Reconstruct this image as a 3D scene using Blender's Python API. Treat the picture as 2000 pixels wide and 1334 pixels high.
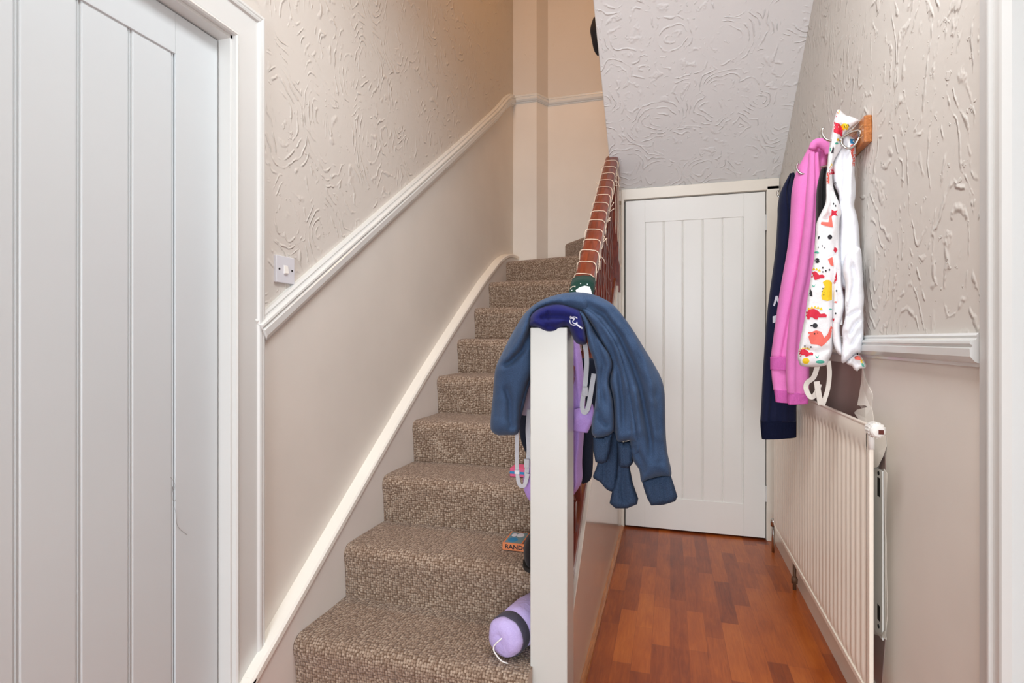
import bpy, bmesh, math, random
from mathutils import Vector, Matrix, noise
from mathutils.bvhtree import BVHTree
random.seed(7)
PI = math.pi
for o in list(bpy.data.objects): bpy.data.objects.remove(o)
S = bpy.context.scene
COL = S.collection
# ------------------------------------------------------------------ camera
H = 1.14; FPX = 1060.0; TH = math.radians(16.25); Y0 = 664.0
cam = bpy.data.objects.new('camera', bpy.data.cameras.new('camera')); COL.objects.link(cam)
cam.location = (0, 0, H); cam.rotation_euler = (PI/2, 0, TH)
cam.data.sensor_width = 36; cam.data.lens = 36*FPX/2000; cam.data.shift_y = -(667-Y0)/2000
cam.data.clip_start = 0.02
S.camera = cam
S.view_settings.view_transform = 'Standard'; S.view_settings.look = 'None'
S.view_settings.exposure = 0.43; S.view_settings.gamma = 1.0
try: S.view_settings.use_curve_mapping = False
except Exception: pass
# ------------------------------------------------------------------ light
w = bpy.data.worlds.new('world'); S.world = w; w.use_nodes = True
w.node_tree.nodes['Background'].inputs[0].default_value = (0.88, 0.94, 1.0, 1)
w.node_tree.nodes['Background'].inputs[1].default_value = 1.05
def area(name, loc, rot, sx, sy, power, col):
    l = bpy.data.lights.new(name, 'AREA'); l.shape = 'RECTANGLE'; l.size = sx; l.size_y = sy
    l.energy = power; l.color = col
    o = bpy.data.objects.new(name, l); o.location = loc; o.rotation_euler = rot; COL.objects.link(o); return o
area('hall_ceiling_lamp', (-0.12, 1.2, 2.85), (0, 0, 0), 0.6, 0.6, 18, (0.94, 0.97, 1.0))
area('front_door_daylight', (-0.3, -3.3, 1.2), (PI/2, 0, 0), 1.7, 2.2, 80, (0.85, 0.93, 1.0))
area('landing_lamp', (-0.65, 2.6, 4.7), (0, 0, 0), 0.5, 0.5, 12.5, (1.0, 0.46, 0.12))
area('stairwell_fill', (-0.8, 1.2, 4.6), (math.radians(35), 0, 0), 0.6, 0.6, 2.5, (1.0, 0.9, 0.8))  # unseen fill light added over the stairs, not a window
# ------------------------------------------------------------------ helpers
CT, ST = math.cos(TH), math.sin(TH)
def ray(x, y):
    u = (x-1000)/FPX; v = (Y0-y)/FPX
    return Vector((-ST+u*CT, CT+u*ST, v))
def PY(x, y, Y):                      # survey point on the upright plane at distance Y
    d = ray(x, y); k = Y/d.y
    return Vector((d.x*k, Y, H+d.z*k))
def PX(x, y, X):
    d = ray(x, y); k = X/d.x
    return Vector((X, d.y*k, H+d.z*k))
def lin(c):
    return tuple(((v/255)/12.92 if v/255 <= 0.04045 else ((v/255+0.055)/1.055)**2.4) for v in c)+(1,)
def cr(pts, n):                       # Catmull-Rom resample of tuples
    out = []; m = len(pts)-1
    for i in range(n):
        t = i/(n-1)*m; k = min(int(t), m-1); f = t-k
        p = [pts[max(0, k-1)], pts[k], pts[k+1], pts[min(m, k+2)]]
        out.append(tuple(0.5*((2*b)+(-a+c)*f+(2*a-5*b+4*c-d)*f*f+(-a+3*b-3*c+d)*f**3) for a, b, c, d in zip(*p)))
    return out
def link(name, bm, mats, parent=None, smooth=False, bevel=0, sub=0):
    me = bpy.data.meshes.new(name)
    bmesh.ops.recalc_face_normals(bm, faces=bm.faces)
    bm.to_mesh(me); bm.free()
    for m in (mats if isinstance(mats, (list, tuple)) else [mats]): me.materials.append(m)
    if smooth:
        for p in me.polygons: p.use_smooth = True
    o = bpy.data.objects.new(name, me); COL.objects.link(o)
    if parent: o.parent = parent
    if bevel:
        b = o.modifiers.new('bevel', 'BEVEL'); b.width = bevel; b.segments = 3; b.limit_method = 'ANGLE'; b.angle_limit = 0.6
        b.harden_normals = False
    if sub:
        s = o.modifiers.new('sub', 'SUBSURF'); s.levels = sub; s.render_levels = sub
    return o
def thing(name, label, cat, loc=(0, 0, 0), group=None):
    o = bpy.data.objects.new(name, None); COL.objects.link(o); o.location = loc
    o.empty_display_size = 0.05
    o['label'] = label; o['category'] = cat
    if group: o['group'] = group
    PENDING.append(o); return o
PENDING = []                          # parts are modelled in world space, then moved into their thing's frame
def tag(o, label, cat, group=None):
    o['label'] = label; o['category'] = cat
    if group: o['group'] = group
    return o
def struct(o, label=None):
    o['kind'] = 'structure'
    if label: o['label'] = label
    return o
def box(bm, a, b, mi=0):
    x0, y0, z0 = a; x1, y1, z1 = b
    v = [bm.verts.new(p) for p in ((x0,y0,z0),(x1,y0,z0),(x1,y1,z0),(x0,y1,z0),(x0,y0,z1),(x1,y0,z1),(x1,y1,z1),(x0,y1,z1))]
    for f in ((0,3,2,1),(4,5,6,7),(0,1,5,4),(1,2,6,5),(2,3,7,6),(3,0,4,7)):
        bm.faces.new([v[i] for i in f]).material_index = mi
def prism(bm, pts, axis, a, b, mi=0):  # polygon swept along an axis; pts are the other two coordinates in order
    def mk(p, t):
        return {'x': (t, p[0], p[1]), 'y': (p[0], t, p[1]), 'z': (p[0], p[1], t)}[axis]
    A = [bm.verts.new(mk(p, a)) for p in pts]; B = [bm.verts.new(mk(p, b)) for p in pts]
    n = len(pts)
    bm.faces.new(A).material_index = mi; bm.faces.new(B[::-1]).material_index = mi
    for i in range(n):
        bm.faces.new((A[i], A[(i+1) % n], B[(i+1) % n], B[i])).material_index = mi
def sweep(bm, prof, path, up, mi=0):  # profile (out, along-up) offsets carried along a path, mitred
    rings = []
    for i, p in enumerate(path):
        p = Vector(p)
        t0 = (p-Vector(path[i-1])).normalized() if i else None
        t1 = (Vector(path[i+1])-p).normalized() if i < len(path)-1 else None
        if t0 is None: t0 = t1
        if t1 is None: t1 = t0
        out = Vector(up)
        s0 = t0.cross(out).normalized(); s1 = t1.cross(out).normalized()
        s = (s0+s1).normalized(); k = 1/max(0.3, s.dot(s0))
        rings.append([bm.verts.new(p+out*a+s*(b*k)) for a, b in prof])
    n = len(prof)
    for r, q in zip(rings, rings[1:]):
        for j in range(n): bm.faces.new((r[j], r[(j+1) % n], q[(j+1) % n], q[j])).material_index = mi
    bm.faces.new(rings[0]); bm.faces.new(rings[-1][::-1])
def tube(bm, path, r, seg=8, mi=0, flat=1.0, up=None):
    pts = [Vector(p) for p in path]; rings = []
    nrm = None
    for i, p in enumerate(pts):
        t = (pts[min(i+1, len(pts)-1)]-pts[max(i-1, 0)]).normalized()
        if nrm is None:
            nrm = Vector(up) if up else (Vector((0, 0, 1)) if abs(t.z) < 0.9 else Vector((1, 0, 0)))
        nrm = (nrm-t*nrm.dot(t)).normalized(); b = t.cross(nrm)
        rr = r[i] if isinstance(r, (list, tuple)) else r
        rings.append([bm.verts.new(p+nrm*(math.cos(2*PI*k/seg)*rr*flat)+b*(math.sin(2*PI*k/seg)*rr)) for k in range(seg)])
    for a, c in zip(rings, rings[1:]):
        for k in range(seg): bm.faces.new((a[k], a[(k+1) % seg], c[(k+1) % seg], c[k])).material_index = mi
    bm.faces.new(rings[0]).material_index = mi; bm.faces.new(rings[-1][::-1]).material_index = mi
def lathe(bm, prof, M, seg=24, mi=0):   # prof: (radius, height) carried by matrix M
    rings = [[bm.verts.new(M @ Vector((r*math.cos(2*PI*k/seg), r*math.sin(2*PI*k/seg), z))) for k in range(seg)] for r, z in prof]
    for a, c in zip(rings, rings[1:]):
        for k in range(seg): bm.faces.new((a[k], a[(k+1) % seg], c[(k+1) % seg], c[k])).material_index = mi
    bm.faces.new(rings[0]).material_index = mi; bm.faces.new(rings[-1][::-1]).material_index = mi
# ------------------------------------------------------------------ materials
class NT:
    def __init__(s, name):
        s.m = bpy.data.materials.new(name); s.m.use_nodes = True; s.t = s.m.node_tree
        s.b = s.t.nodes['Principled BSDF']; s.co = s.n('ShaderNodeTexCoord').outputs['Object']
    def n(s, kind, **kw):
        nd = s.t.nodes.new(kind)
        for k, v in kw.items():
            if k.startswith('i_'): nd.inputs[k[2:].replace('_', ' ')].default_value = v
            else: setattr(nd, k, v)
        return nd
    def l(s, a, b): s.t.links.new(a, b)
    def math(s, op, a, b=None, c=None, clamp=False):
        nd = s.n('ShaderNodeMath', operation=op, use_clamp=clamp)
        for i, v in enumerate((a, b, c)):
            if v is None: continue
            if isinstance(v, (int, float)): nd.inputs[i].default_value = v
            else: s.l(v, nd.inputs[i])
        return nd.outputs[0]
    def noise(s, scale, detail=3, vec=None, rough=0.5, dist=0):
        nd = s.n('ShaderNodeTexNoise'); nd.inputs['Scale'].default_value = scale; nd.inputs['Detail'].default_value = detail
        nd.inputs['Roughness'].default_value = rough; nd.inputs['Distortion'].default_value = dist
        s.l(vec if vec is not None else s.co, nd.inputs['Vector']); return nd.outputs['Fac']
    def mapping(s, scale=(1, 1, 1), rot=(0, 0, 0), vec=None):
        nd = s.n('ShaderNodeMapping'); nd.inputs['Scale'].default_value = scale; nd.inputs['Rotation'].default_value = rot
        s.l(vec if vec is not None else s.co, nd.inputs['Vector']); return nd.outputs[0]
    def ramp(s, fac, stops):
        nd = s.n('ShaderNodeValToRGB'); e = nd.color_ramp.elements
        while len(e) < len(stops): e.new(0.5)
        for el, (p, c) in zip(e, stops): el.position = p; el.color = c
        s.l(fac, nd.inputs[0]); return nd.outputs[0]
    def smooth(s, v, a, b):
        nd = s.n('ShaderNodeMapRange', interpolation_type='SMOOTHSTEP')
        nd.inputs['From Min'].default_value = a; nd.inputs['From Max'].default_value = b
        s.l(v, nd.inputs['Value']); return nd.outputs[0]
    def bump(s, h, strength, dist):
        nd = s.n('ShaderNodeBump'); nd.inputs['Strength'].default_value = strength; nd.inputs['Distance'].default_value = dist
        s.l(h, nd.inputs['Height']); s.l(nd.outputs[0], s.b.inputs['Normal'])
    def set(s, **kw):
        for k, v in kw.items(): s.b.inputs[k.replace('_', ' ')].default_value = v
        return s
def plain(name, rgb, rough=0.5, var=0.03, bscale=60, bstr=0.05, spec=0.5, coat=0, metal=0):
    m = NT(name); c = lin(rgb)
    f = m.noise(3.5, 4)
    m.l(m.ramp(f, [(0.3, tuple(max(0, v*(1-var)) for v in c[:3])+(1,)), (0.7, tuple(min(1, v*(1+var)) for v in c[:3])+(1,))]), m.b.inputs['Base Color'])
    m.set(Roughness=rough, Specular_IOR_Level=spec, Coat_Weight=coat, Metallic=metal)
    if coat: m.b.inputs['Coat Roughness'].default_value = 0.08
    if bstr: m.bump(m.noise(bscale, 3), bstr, 0.002)
    return m.m
def artex(name, rgb, scale, stretch, amp, freq=62, thr=(0.46, 0.60)):
    m = NT(name); c = lin(rgb)
    v = m.mapping(scale=stretch)
    n1 = m.n('ShaderNodeTexNoise'); n1.inputs['Scale'].default_value = 5; n1.inputs['Detail'].default_value = 2
    m.l(v, n1.inputs['Vector'])
    mix = m.n('ShaderNodeVectorMath', operation='MULTIPLY_ADD'); m.l(n1.outputs['Color'], mix.inputs[0])
    mix.inputs[1].default_value = (0.16, 0.16, 0.16); m.l(v, mix.inputs[2])
    d = mix.outputs[0]
    vo = m.n('ShaderNodeTexVoronoi'); vo.inputs['Scale'].default_value = scale; m.l(d, vo.inputs['Vector'])
    wob = m.noise(18, 2)
    ring = m.math('SINE', m.math('ADD', m.math('MULTIPLY', vo.outputs['Distance'], freq), m.math('MULTIPLY', wob, 5)))
    ridge = m.math('POWER', m.math('MAXIMUM', ring, 0.0), 2.5)
    mask = m.smooth(m.noise(9, 3, rough=0.6), *thr)
    mask2 = m.smooth(m.noise(24, 2), 0.36, 0.56)
    h = m.math('MULTIPLY', m.math('MULTIPLY', ridge, mask), mask2)
    blob = m.math('MULTIPLY', m.smooth(m.noise(38, 3), 0.66, 0.72), 0.45)
    low = m.math('MULTIPLY', m.noise(11, 4), 0.5)
    hh = m.math('ADD', m.math('ADD', h, blob), low)
    m.bump(hh, 1.0, amp)
    f = m.noise(1.7, 4)
    m.l(m.ramp(f, [(0.3, tuple(x*0.96 for x in c[:3])+(1,)), (0.7, c)]), m.b.inputs['Base Color'])
    m.set(Roughness=0.55, Specular_IOR_Level=0.35)
    return m.m
WALLC = (217, 211, 203)
M_art_l = artex('artex_left_wall', WALLC, 4.6, (1, 1, 0.7), 0.0031, thr=(0.44, 0.58))
M_art_r = artex('artex_right_wall', WALLC, 4.2, (1, 1, 0.6), 0.0040, 56, thr=(0.42, 0.56))
M_art_s = artex('artex_stair_soffit', (238, 237, 236), 4.6, (1, 1, 1), 0.0027, 54, thr=(0.40, 0.55))
M_wall = plain('painted_wall', (233, 227, 218), 0.5, 0.03, 9, 0.25)
M_gloss = plain('white_gloss_paint', (223, 224, 221), 0.26, 0.015, 30, 0.06, coat=0.25)
M_cream = plain('cream_gloss_paint', (238, 230, 216), 0.3, 0.015, 30, 0.06, coat=0.2)
M_door = plain('white_satin_door_paint', (214, 220, 222), 0.32, 0.012, 18, 0.06)
M_door2 = plain('warm_white_door_paint', (242, 240, 234), 0.3, 0.012, 18, 0.06)
M_post = plain('newel_gloss_paint', (210, 211, 205), 0.3, 0.015, 20, 0.06)
M_panel = plain('shiny_cream_panel_paint', (226, 214, 200), 0.2, 0.02, 4, 0.05, coat=0.45)
M_string = plain('stringer_paint', (238, 232, 226), 0.4, 0.03, 8, 0.15)
M_cap = plain('stringer_cap_paint', (246, 243, 234), 0.35, 0.02, 30, 0.1)
M_rad = plain('radiator_enamel', (252, 243, 228), 0.3, 0.012, 30, 0.03)
M_plastic = plain('white_plastic', (225, 226, 232), 0.35, 0.01, 30, 0.0)
M_white = plain('white_enamel', (244, 242, 236), 0.35, 0.02, 30, 0.05)
M_dark = plain('dark_gap', (28, 24, 22), 0.7, 0.05, 30, 0)
M_chrome = plain('brushed_chrome', (200, 198, 194), 0.22, 0.02, 30, 0, metal=1)
M_plaster = plain('bare_plaster', (150, 128, 122), 0.8, 0.08, 20, 0.3)
M_paper = plain('torn_wallpaper', (240, 232, 222), 0.6, 0.03, 20, 0.2)
def mahogany():
    m = NT('mahogany_stain'); v = m.mapping(scale=(12, 1.2, 3))
    f = m.noise(4, 5, v, 0.6, 1.0)
    m.l(m.ramp(f, [(0.3, lin((88, 32, 22))), (0.55, lin((122, 50, 32))), (0.8, lin((150, 68, 40)))]), m.b.inputs['Base Color'])
    m.set(Roughness=0.28, Coat_Weight=0.35); m.b.inputs['Coat Roughness'].default_value = 0.15
    m.bump(f, 0.1, 0.001); return m.m
M_mah = mahogany()
def pine():
    m = NT('varnished_pine'); v = m.mapping(scale=(20, 1.5, 30))
    f = m.noise(3, 5, v, 0.6, 1.5)
    m.l(m.ramp(f, [(0.3, lin((150, 84, 40))), (0.6, lin((196, 124, 66))), (0.8, lin((220, 156, 96)))]), m.b.inputs['Base Color'])
    m.set(Roughness=0.3); return m.m
M_pine = pine()
def carpet():
    m = NT('brown_loop_carpet')
    v = m.n('ShaderNodeTexCoord').outputs['UV']
    nz = m.n('ShaderNodeTexNoise'); nz.inputs['Scale'].default_value = 60; m.l(v, nz.inputs['Vector'])
    mx = m.n('ShaderNodeVectorMath', operation='MULTIPLY_ADD'); m.l(nz.outputs['Color'], mx.inputs[0])
    mx.inputs[1].default_value = (0.004, 0.004, 0.004); m.l(v, mx.inputs[2])
    vo = VV = m.n('ShaderNodeTexVoronoi'); vo.inputs['Scale'].default_value = 112; vo.inputs['Randomness'].default_value = 0.5; VV.voronoi_dimensions = '2D'
    m.l(mx.outputs[0], vo.inputs['Vector'])
    vc = VV = m.n('ShaderNodeTexVoronoi'); vc.inputs['Scale'].default_value = 112; vc.inputs['Randomness'].default_value = 0.5; VV.voronoi_dimensions = '2D'
    m.l(mx.outputs[0], vc.inputs['Vector'])
    sep = m.n('ShaderNodeSeparateColor'); m.l(vc.outputs['Color'], sep.inputs[0])
    fib = m.noise(420, 3)
    f = m.math('ADD', m.math('MULTIPLY', sep.outputs[0], 0.5), m.math('MULTIPLY', fib, 0.55))
    colr = m.ramp(f, [(0.15, lin((130, 108, 90))), (0.5, lin((168, 145, 125))), (0.85, lin((204, 184, 164)))])
    gap = m.smooth(vo.outputs['Distance'], 0.62, 0.30)
    mixc = m.n('ShaderNodeMix', data_type='RGBA'); m.l(gap, mixc.inputs[0]); mixc.inputs[6].default_value = lin((112, 88, 70)); m.l(colr, mixc.inputs[7])
    m.l(mixc.outputs[2], m.b.inputs['Base Color'])
    h = m.math('SUBTRACT', m.math('MULTIPLY', fib, 0.35), vo.outputs['Distance'])
    m.bump(h, 1.0, 0.005)
    m.set(Roughness=0.95, Specular_IOR_Level=0.1, Sheen_Weight=0.25); return m.m
M_carpet = carpet()
def laminate():
    m = NT('cherry_laminate_floor')
    v = m.mapping(rot=(0, 0, PI/2))
    br = m.n('ShaderNodeTexBrick', offset=0.37, offset_frequency=2, squash=1.3, squash_frequency=3)
    m.l(v, br.inputs['Vector'])
    for k, val in (('Color1', (0, 0, 0, 1)), ('Color2', (1, 1, 1, 1)), ('Mortar', (0.1, 0.1, 0.1, 1)), ('Scale', 1.0), ('Mortar Size', 0.0006), ('Mortar Smooth', 0.5), ('Bias', 0.0), ('Brick Width', 0.30), ('Row Height', 0.066)):
        br.inputs[k].default_value = val
    sep = m.n('ShaderNodeSeparateColor'); m.l(br.outputs['Color'], sep.inputs[0])
    g = m.noise(3, 6, m.mapping(scale=(26, 2.2, 1)), 0.62, 1.2)
    blot = m.noise(7, 3, m.mapping(scale=(2, 0.8, 1)))
    f = m.math('ADD', m.math('ADD', m.math('MULTIPLY', sep.outputs[0], 0.34), m.math('MULTIPLY', g, 0.42)), m.math('MULTIPLY', blot, 0.34))
    m.l(m.ramp(f, [(0.25, lin((108, 44, 22))), (0.46, lin((150, 70, 28))), (0.64, lin((178, 90, 34))), (0.85, lin((200, 112, 46)))]), m.b.inputs['Base Color'])
    m.bump(br.outputs['Fac'], 0.25, -0.0008)
    m.set(Roughness=0.3, Specular_IOR_Level=0.45); return m.m
M_floor = laminate()
def cloth(name, a, b, scale=700, sheen=0.08, rough=0.9, wr=0.5):
    m = NT(name); f = m.noise(scale, 2); g = m.noise(9, 4)
    m.l(m.ramp(m.math('ADD', m.math('MULTIPLY', f, 0.6), m.math('MULTIPLY', g, 0.4)), [(0.35, lin(a)), (0.65, lin(b))]), m.b.inputs['Base Color'])
    m.bump(m.math('ADD', m.math('MULTIPLY', m.noise(26, 4, dist=1.0), wr), m.math('MULTIPLY', f, 0.06)), 0.5, 0.008)
    m.set(Roughness=rough, Specular_IOR_Level=0.2, Sheen_Weight=sheen); return m.m
def ribbed(name, a, b):
    m = NT(name); f = m.noise(700, 2)
    m.l(m.ramp(f, [(0.35, lin(a)), (0.65, lin(b))]), m.b.inputs['Base Color'])
    wv = m.n('ShaderNodeTexWave', bands_direction='X'); wv.inputs['Scale'].default_value = 90; m.l(m.co, wv.inputs['Vector'])
    m.bump(wv.outputs['Fac'], 0.4, 0.002); m.set(Roughness=0.95, Specular_IOR_Level=0.1); return m.m
M_denim = cloth('heather_blue_fleece', (44, 62, 88), (68, 90, 122))
M_denim_rib = ribbed('heather_blue_rib', (42, 56, 78), (62, 80, 106))
M_royal = cloth('dark_royal_blue_jersey', (24, 26, 84), (34, 38, 104))
M_navy = cloth('navy_jersey', (20, 26, 52), (28, 34, 66))
M_navy_rib = ribbed('navy_rib', (18, 22, 44), (26, 32, 58))
M_pink = cloth('pink_fleece', (236, 128, 200), (246, 146, 212), wr=0.35)
M_pink_rib = ribbed('pink_rib', (216, 102, 184), (230, 120, 198))
M_jack = cloth('white_showerproof_cotton', (236, 234, 236), (248, 246, 246), 500, 0.1, 0.6, 0.9)
M_lining = cloth('off_white_lining', (238, 240, 248), (250, 250, 252), 500, 0.1, 0.7, 0.8)
M_black = cloth('black_nylon', (20, 18, 22), (34, 32, 36), 500, 0.1, 0.6)
M_lilac = cloth('lilac_nylon', (170, 136, 208), (192, 158, 226), 500, 0.1, 0.5, 0.9)
M_palelilac = cloth('pale_lilac_nylon', (184, 166, 224), (204, 190, 238), 500, 0.1, 0.45, 1.2)
M_charc = cloth('charcoal_band', (60, 58, 72), (76, 74, 90), 500, 0.1, 0.6)
M_strap = cloth('pale_grey_webbing', (178, 178, 184), (204, 204, 208), 900, 0.1, 0.7)
M_cstrap = cloth('cream_webbing', (214, 206, 196), (232, 226, 216), 900, 0.1, 0.7)
M_green = cloth('dark_green_felt', (10, 50, 42), (16, 62, 52))
M_felt = cloth('white_felt', (226, 234, 240), (244, 248, 250))
def flat(name, rgb): return plain(name, rgb, 0.7, 0.02, 30, 0)
P_red, P_yel, P_cor, P_teal, P_blk, P_blue = [flat('print_'+n, c) for n, c in (('red', (214, 34, 62)), ('yellow', (246, 204, 30)), ('coral', (242, 112, 98)), ('teal', (84, 184, 160)), ('black', (40, 38, 44)), ('blue', (40, 130, 180)))]
P_orange = flat('book_orange', (222, 132, 84)); P_cover = flat('book_cover_teal', (110, 140, 150)); P_pale = flat('pale_print', (214, 216, 228))
P_pinkb = flat('pink_print', (214, 90, 130))
M_wire = plain('cream_cable', (228, 206, 184), 0.45, 0.02, 30, 0)
# ------------------------------------------------------------------ survey dimensions
XL, XR, XS, YB = -1.20, 0.595, -1.157, 3.37        # left wall, right wall, stringer face, cupboard door plane
XP = -0.285                                         # hall side of the stair panel
YC = 4.146; YC2 = 4.26
DADO = [(1.36, 0.025), (3.0, 1.134), (3.69, 1.612), (3.92, 1.79), (4.03, 1.86), (YC, 1.90)]
DADO = [(y, z+H) for y, z in DADO]
ZD = 1.905+H
# ------------------------------------------------------------------ setting: floor, walls, ceilings
bm = bmesh.new(); box(bm, (-1.4, -3.4, -0.1), (0.8, 4.6, 0)); struct(link('floor', bm, M_floor))
ZT = 5.2
bm = bmesh.new()
low = [(1.254, 0), (YC+0.05, 0), (YC+0.05, ZD)] + [(y, z) for y, z in DADO[::-1]] + [(1.254, DADO[0][1]-0.07)]
up = [(1.254, DADO[0][1]-0.07)] + DADO + [(YC+0.05, ZD), (YC+0.05, ZT), (1.254, ZT)]
low = [(max(y, 1.272), z) for y, z in low]; up = [(max(y, 1.272), z) for y, z in up]
prism(bm, low, 'x', XL-0.15, XL, 1)
prism(bm, up, 'x', XL-0.15, XL, 0)
prism(bm, [(0.364, 2.018), (1.272, 2.018), (1.272, ZT), (0.364, ZT)], 'x', XL-0.15, XL, 0)
prism(bm, [(-3.4, 0), (0.364, 0), (0.364, ZT), (-3.4, ZT)], 'x', XL-0.15, XL, 0)
struct(link('wall_left', bm, [M_art_l, M_wall]))
bm = bmesh.new()                                     # stairwell end wall with its splayed step
plan = [(XL-0.15, YC), (-1.007, YC), (-0.942, YC2), (0.8, YC2), (0.8, YC2+0.2), (XL-0.15, YC2+0.2)]
prism(bm, plan, 'z', 0, ZD, 1); prism(bm, plan, 'z', ZD, ZT, 0)
M_back_up = artex('faint_artex_end_wall', WALLC, 3, (1, 1, 1), 0.0015, thr=(0.58, 0.7))
struct(link('wall_back', bm, [M_back_up, M_wall]))
DR = 1.12                                            # right dado centre height
bm = bmesh.new()
prism(bm, [(1.181, 0), (YC2, 0), (YC2, DR), (1.181, DR)], 'x', XR, XR+0.2, 1)
prism(bm, [(1.181, DR), (YC2, DR), (YC2, ZT), (1.181, ZT)], 'x', XR, XR+0.2, 0)
prism(bm, [(0.289, 2.011), (1.181, 2.011), (1.181, ZT), (0.289, ZT)], 'x', XR, XR+0.2, 0)
prism(bm, [(-3.4, 0), (0.289, 0), (0.289, ZT), (-3.4, ZT)], 'x', XR, XR+0.2, 0)
struct(link('wall_right', bm, [M_art_r, M_wall]))
# wall that closes the cupboard under the upper flight
bm = bmesh.new()
box(bm, (0.525, YB+0.005, 0), (XR, YB+0.10, 2.06)); box(bm, (XP-0.02, YB+0.005, 1.99), (0.53, YB+0.10, 2.06))
box(bm, (-0.36, YB+0.09, 0), (-0.26, YB+0.12, 2.06)); struct(link('wall_cupboard', bm, M_wall))
# sloping soffit of the upper flight, and the flat hall ceiling in front of it
def sof(Y): return 0.915+H+0.738*(YB-Y)
bm = bmesh.new()
XE = -0.34
prism(bm, [(YB+0.0, sof(YB)), (1.75, sof(1.75)), (1.75, sof(1.75)+0.32), (YB+0.25, sof(YB)+0.32), (YB+0.25, sof(YB))], 'x', XE, XR+0.05)
box(bm, (XE, -3.4, sof(1.75)+0.1), (XR+0.05, 1.752, sof(1.75)+0.4))
struct(link('ceiling', bm, M_art_s, bevel=0.006))
bm = bmesh.new(); box(bm, (XL-0.15, -3.4, ZT), (0.8, YC2+0.2, ZT+0.1)); box(bm, (XL-0.15, -3.4, 2.75), (XE, 0.9, 2.9))
struct(link('ceiling', bm, M_wall))
# ------------------------------------------------------------------ mouldings
dprof = [(0, -0.043), (0.008, -0.043), (0.010, -0.034), (0.020, -0.030), (0.030, -0.016), (0.031, 0.004), (0.026, 0.008), (0.026, 0.012), (0.031, 0.016), (0.030, 0.022), (0.019, 0.026), (0.017, 0.030), (0.019, 0.036), (0.014, 0.043), (0, 0.043)]
bm = bmesh.new(); sweep(bm, [(a, -b) for a, b in dprof], [(XL, y, z) for y, z in DADO], (1, 0, 0))
struct(link('trim_1', bm, M_gloss), 'white dado rail climbing the left wall beside the stairs')
def small(s): return [(a*s, b*s) for a, b in dprof]
bm = bmesh.new(); 
pts = [(XL, YC), (-1.007, YC), (-0.942, YC2), (0.5, YC2)]
rings = []
pr = small(0.75)
for i, p in enumerate(pts):
    nrm = [(0, -1), (-0.05, -1), (0.55, -0.9), (0, -1)][i]
    if i == 1: nrm = (0.35, -1)
    rings.append([bm.verts.new((p[0]+nrm[0]*a, p[1]+nrm[1]*a, ZD+b)) for a, b in pr])
for r, q in zip(rings, rings[1:]):
    for j in range(len(pr)): bm.faces.new((r[j], r[(j+1) % len(pr)], q[(j+1) % len(pr)], q[j]))
bm.faces.new(rings[0]); bm.faces.new(rings[-1][::-1])
struct(link('trim_2', bm, M_gloss), 'dado rail across the stairwell end wall')
bm = bmesh.new(); rings = []
for yy in (1.281, YB): rings.append([bm.verts.new((XR-a*0.9, yy, DR+b*0.8)) for a, b in dprof])
for j in range(len(dprof)): bm.faces.new((rings[0][j], rings[0][(j+1) % len(dprof)], rings[1][(j+1) % len(dprof)], rings[1][j]))
bm.faces.new(rings[0]); bm.faces.new(rings[1][::-1])
struct(link('trim_3', bm, M_gloss), 'white dado rail on the right wall')
# skirting on the right, small floor bead along the stair panel
bm = bmesh.new(); prism(bm, [(0.565, 0), (XR, 0), (XR, 0.11), (0.58, 0.11), (0.567, 0.095)], 'y', 1.281, YB)
struct(link('baseboard_right', bm, M_cream))
bm = bmesh.new(); prism(bm, [(XP, 0), (XP+0.018, 0), (XP+0.016, 0.009), (XP+0.009, 0.016), (XP, 0.018)], 'y', 1.655, YB-0.03)
struct(link('baseboard_left', bm, M_pine))
# ------------------------------------------------------------------ doors
def leaf(name, parent, W, Hh, sl, tr, br, nb, matx, T=0.04):
    bm = bmesh.new()                                  # local: x across, -y outwards, z up
    box(bm, (0, 0, 0), (sl, T, Hh)); box(bm, (W-sl, 0, 0), (W, T, Hh))
    box(bm, (sl, 0, Hh-tr), (W-sl, T, Hh)); box(bm, (sl, 0, 0), (W-sl, T, br))
    o = link(name, bm, matx, parent, bevel=0.0015)
    bm = bmesh.new(); pw = (W-2*sl)/nb; prof = []
    g = 0.0055
    prof.append((sl-0.002, 0.010))
    for i in range(nb):
        a = sl+i*pw; b = a+pw
        prof += [(a+0.001, 0.010), (a+g, 0.0045), (b-g-0.0035, 0.0045), (b-g-0.0022, 0.008), (b-g+0.0005, 0.008), (b-g+0.002, 0.0045), (b-0.001, 0.0095)]
    prof.append((W-sl+0.002, 0.010))
    prof += [(W-sl+0.002, T-0.006), (sl-0.002, T-0.006)]
    prism(bm, prof, 'z', br-0.002, Hh-tr+0.002)
    p = link('boarded_panel', bm, matx, parent, bevel=0.0008)
    return o, p
def dstruct(name, loc, rz, label):
    o = bpy.data.objects.new(name, None); COL.objects.link(o); o.location = loc; o.rotation_euler = (0, 0, rz)
    struct(o, label); return o
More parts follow.
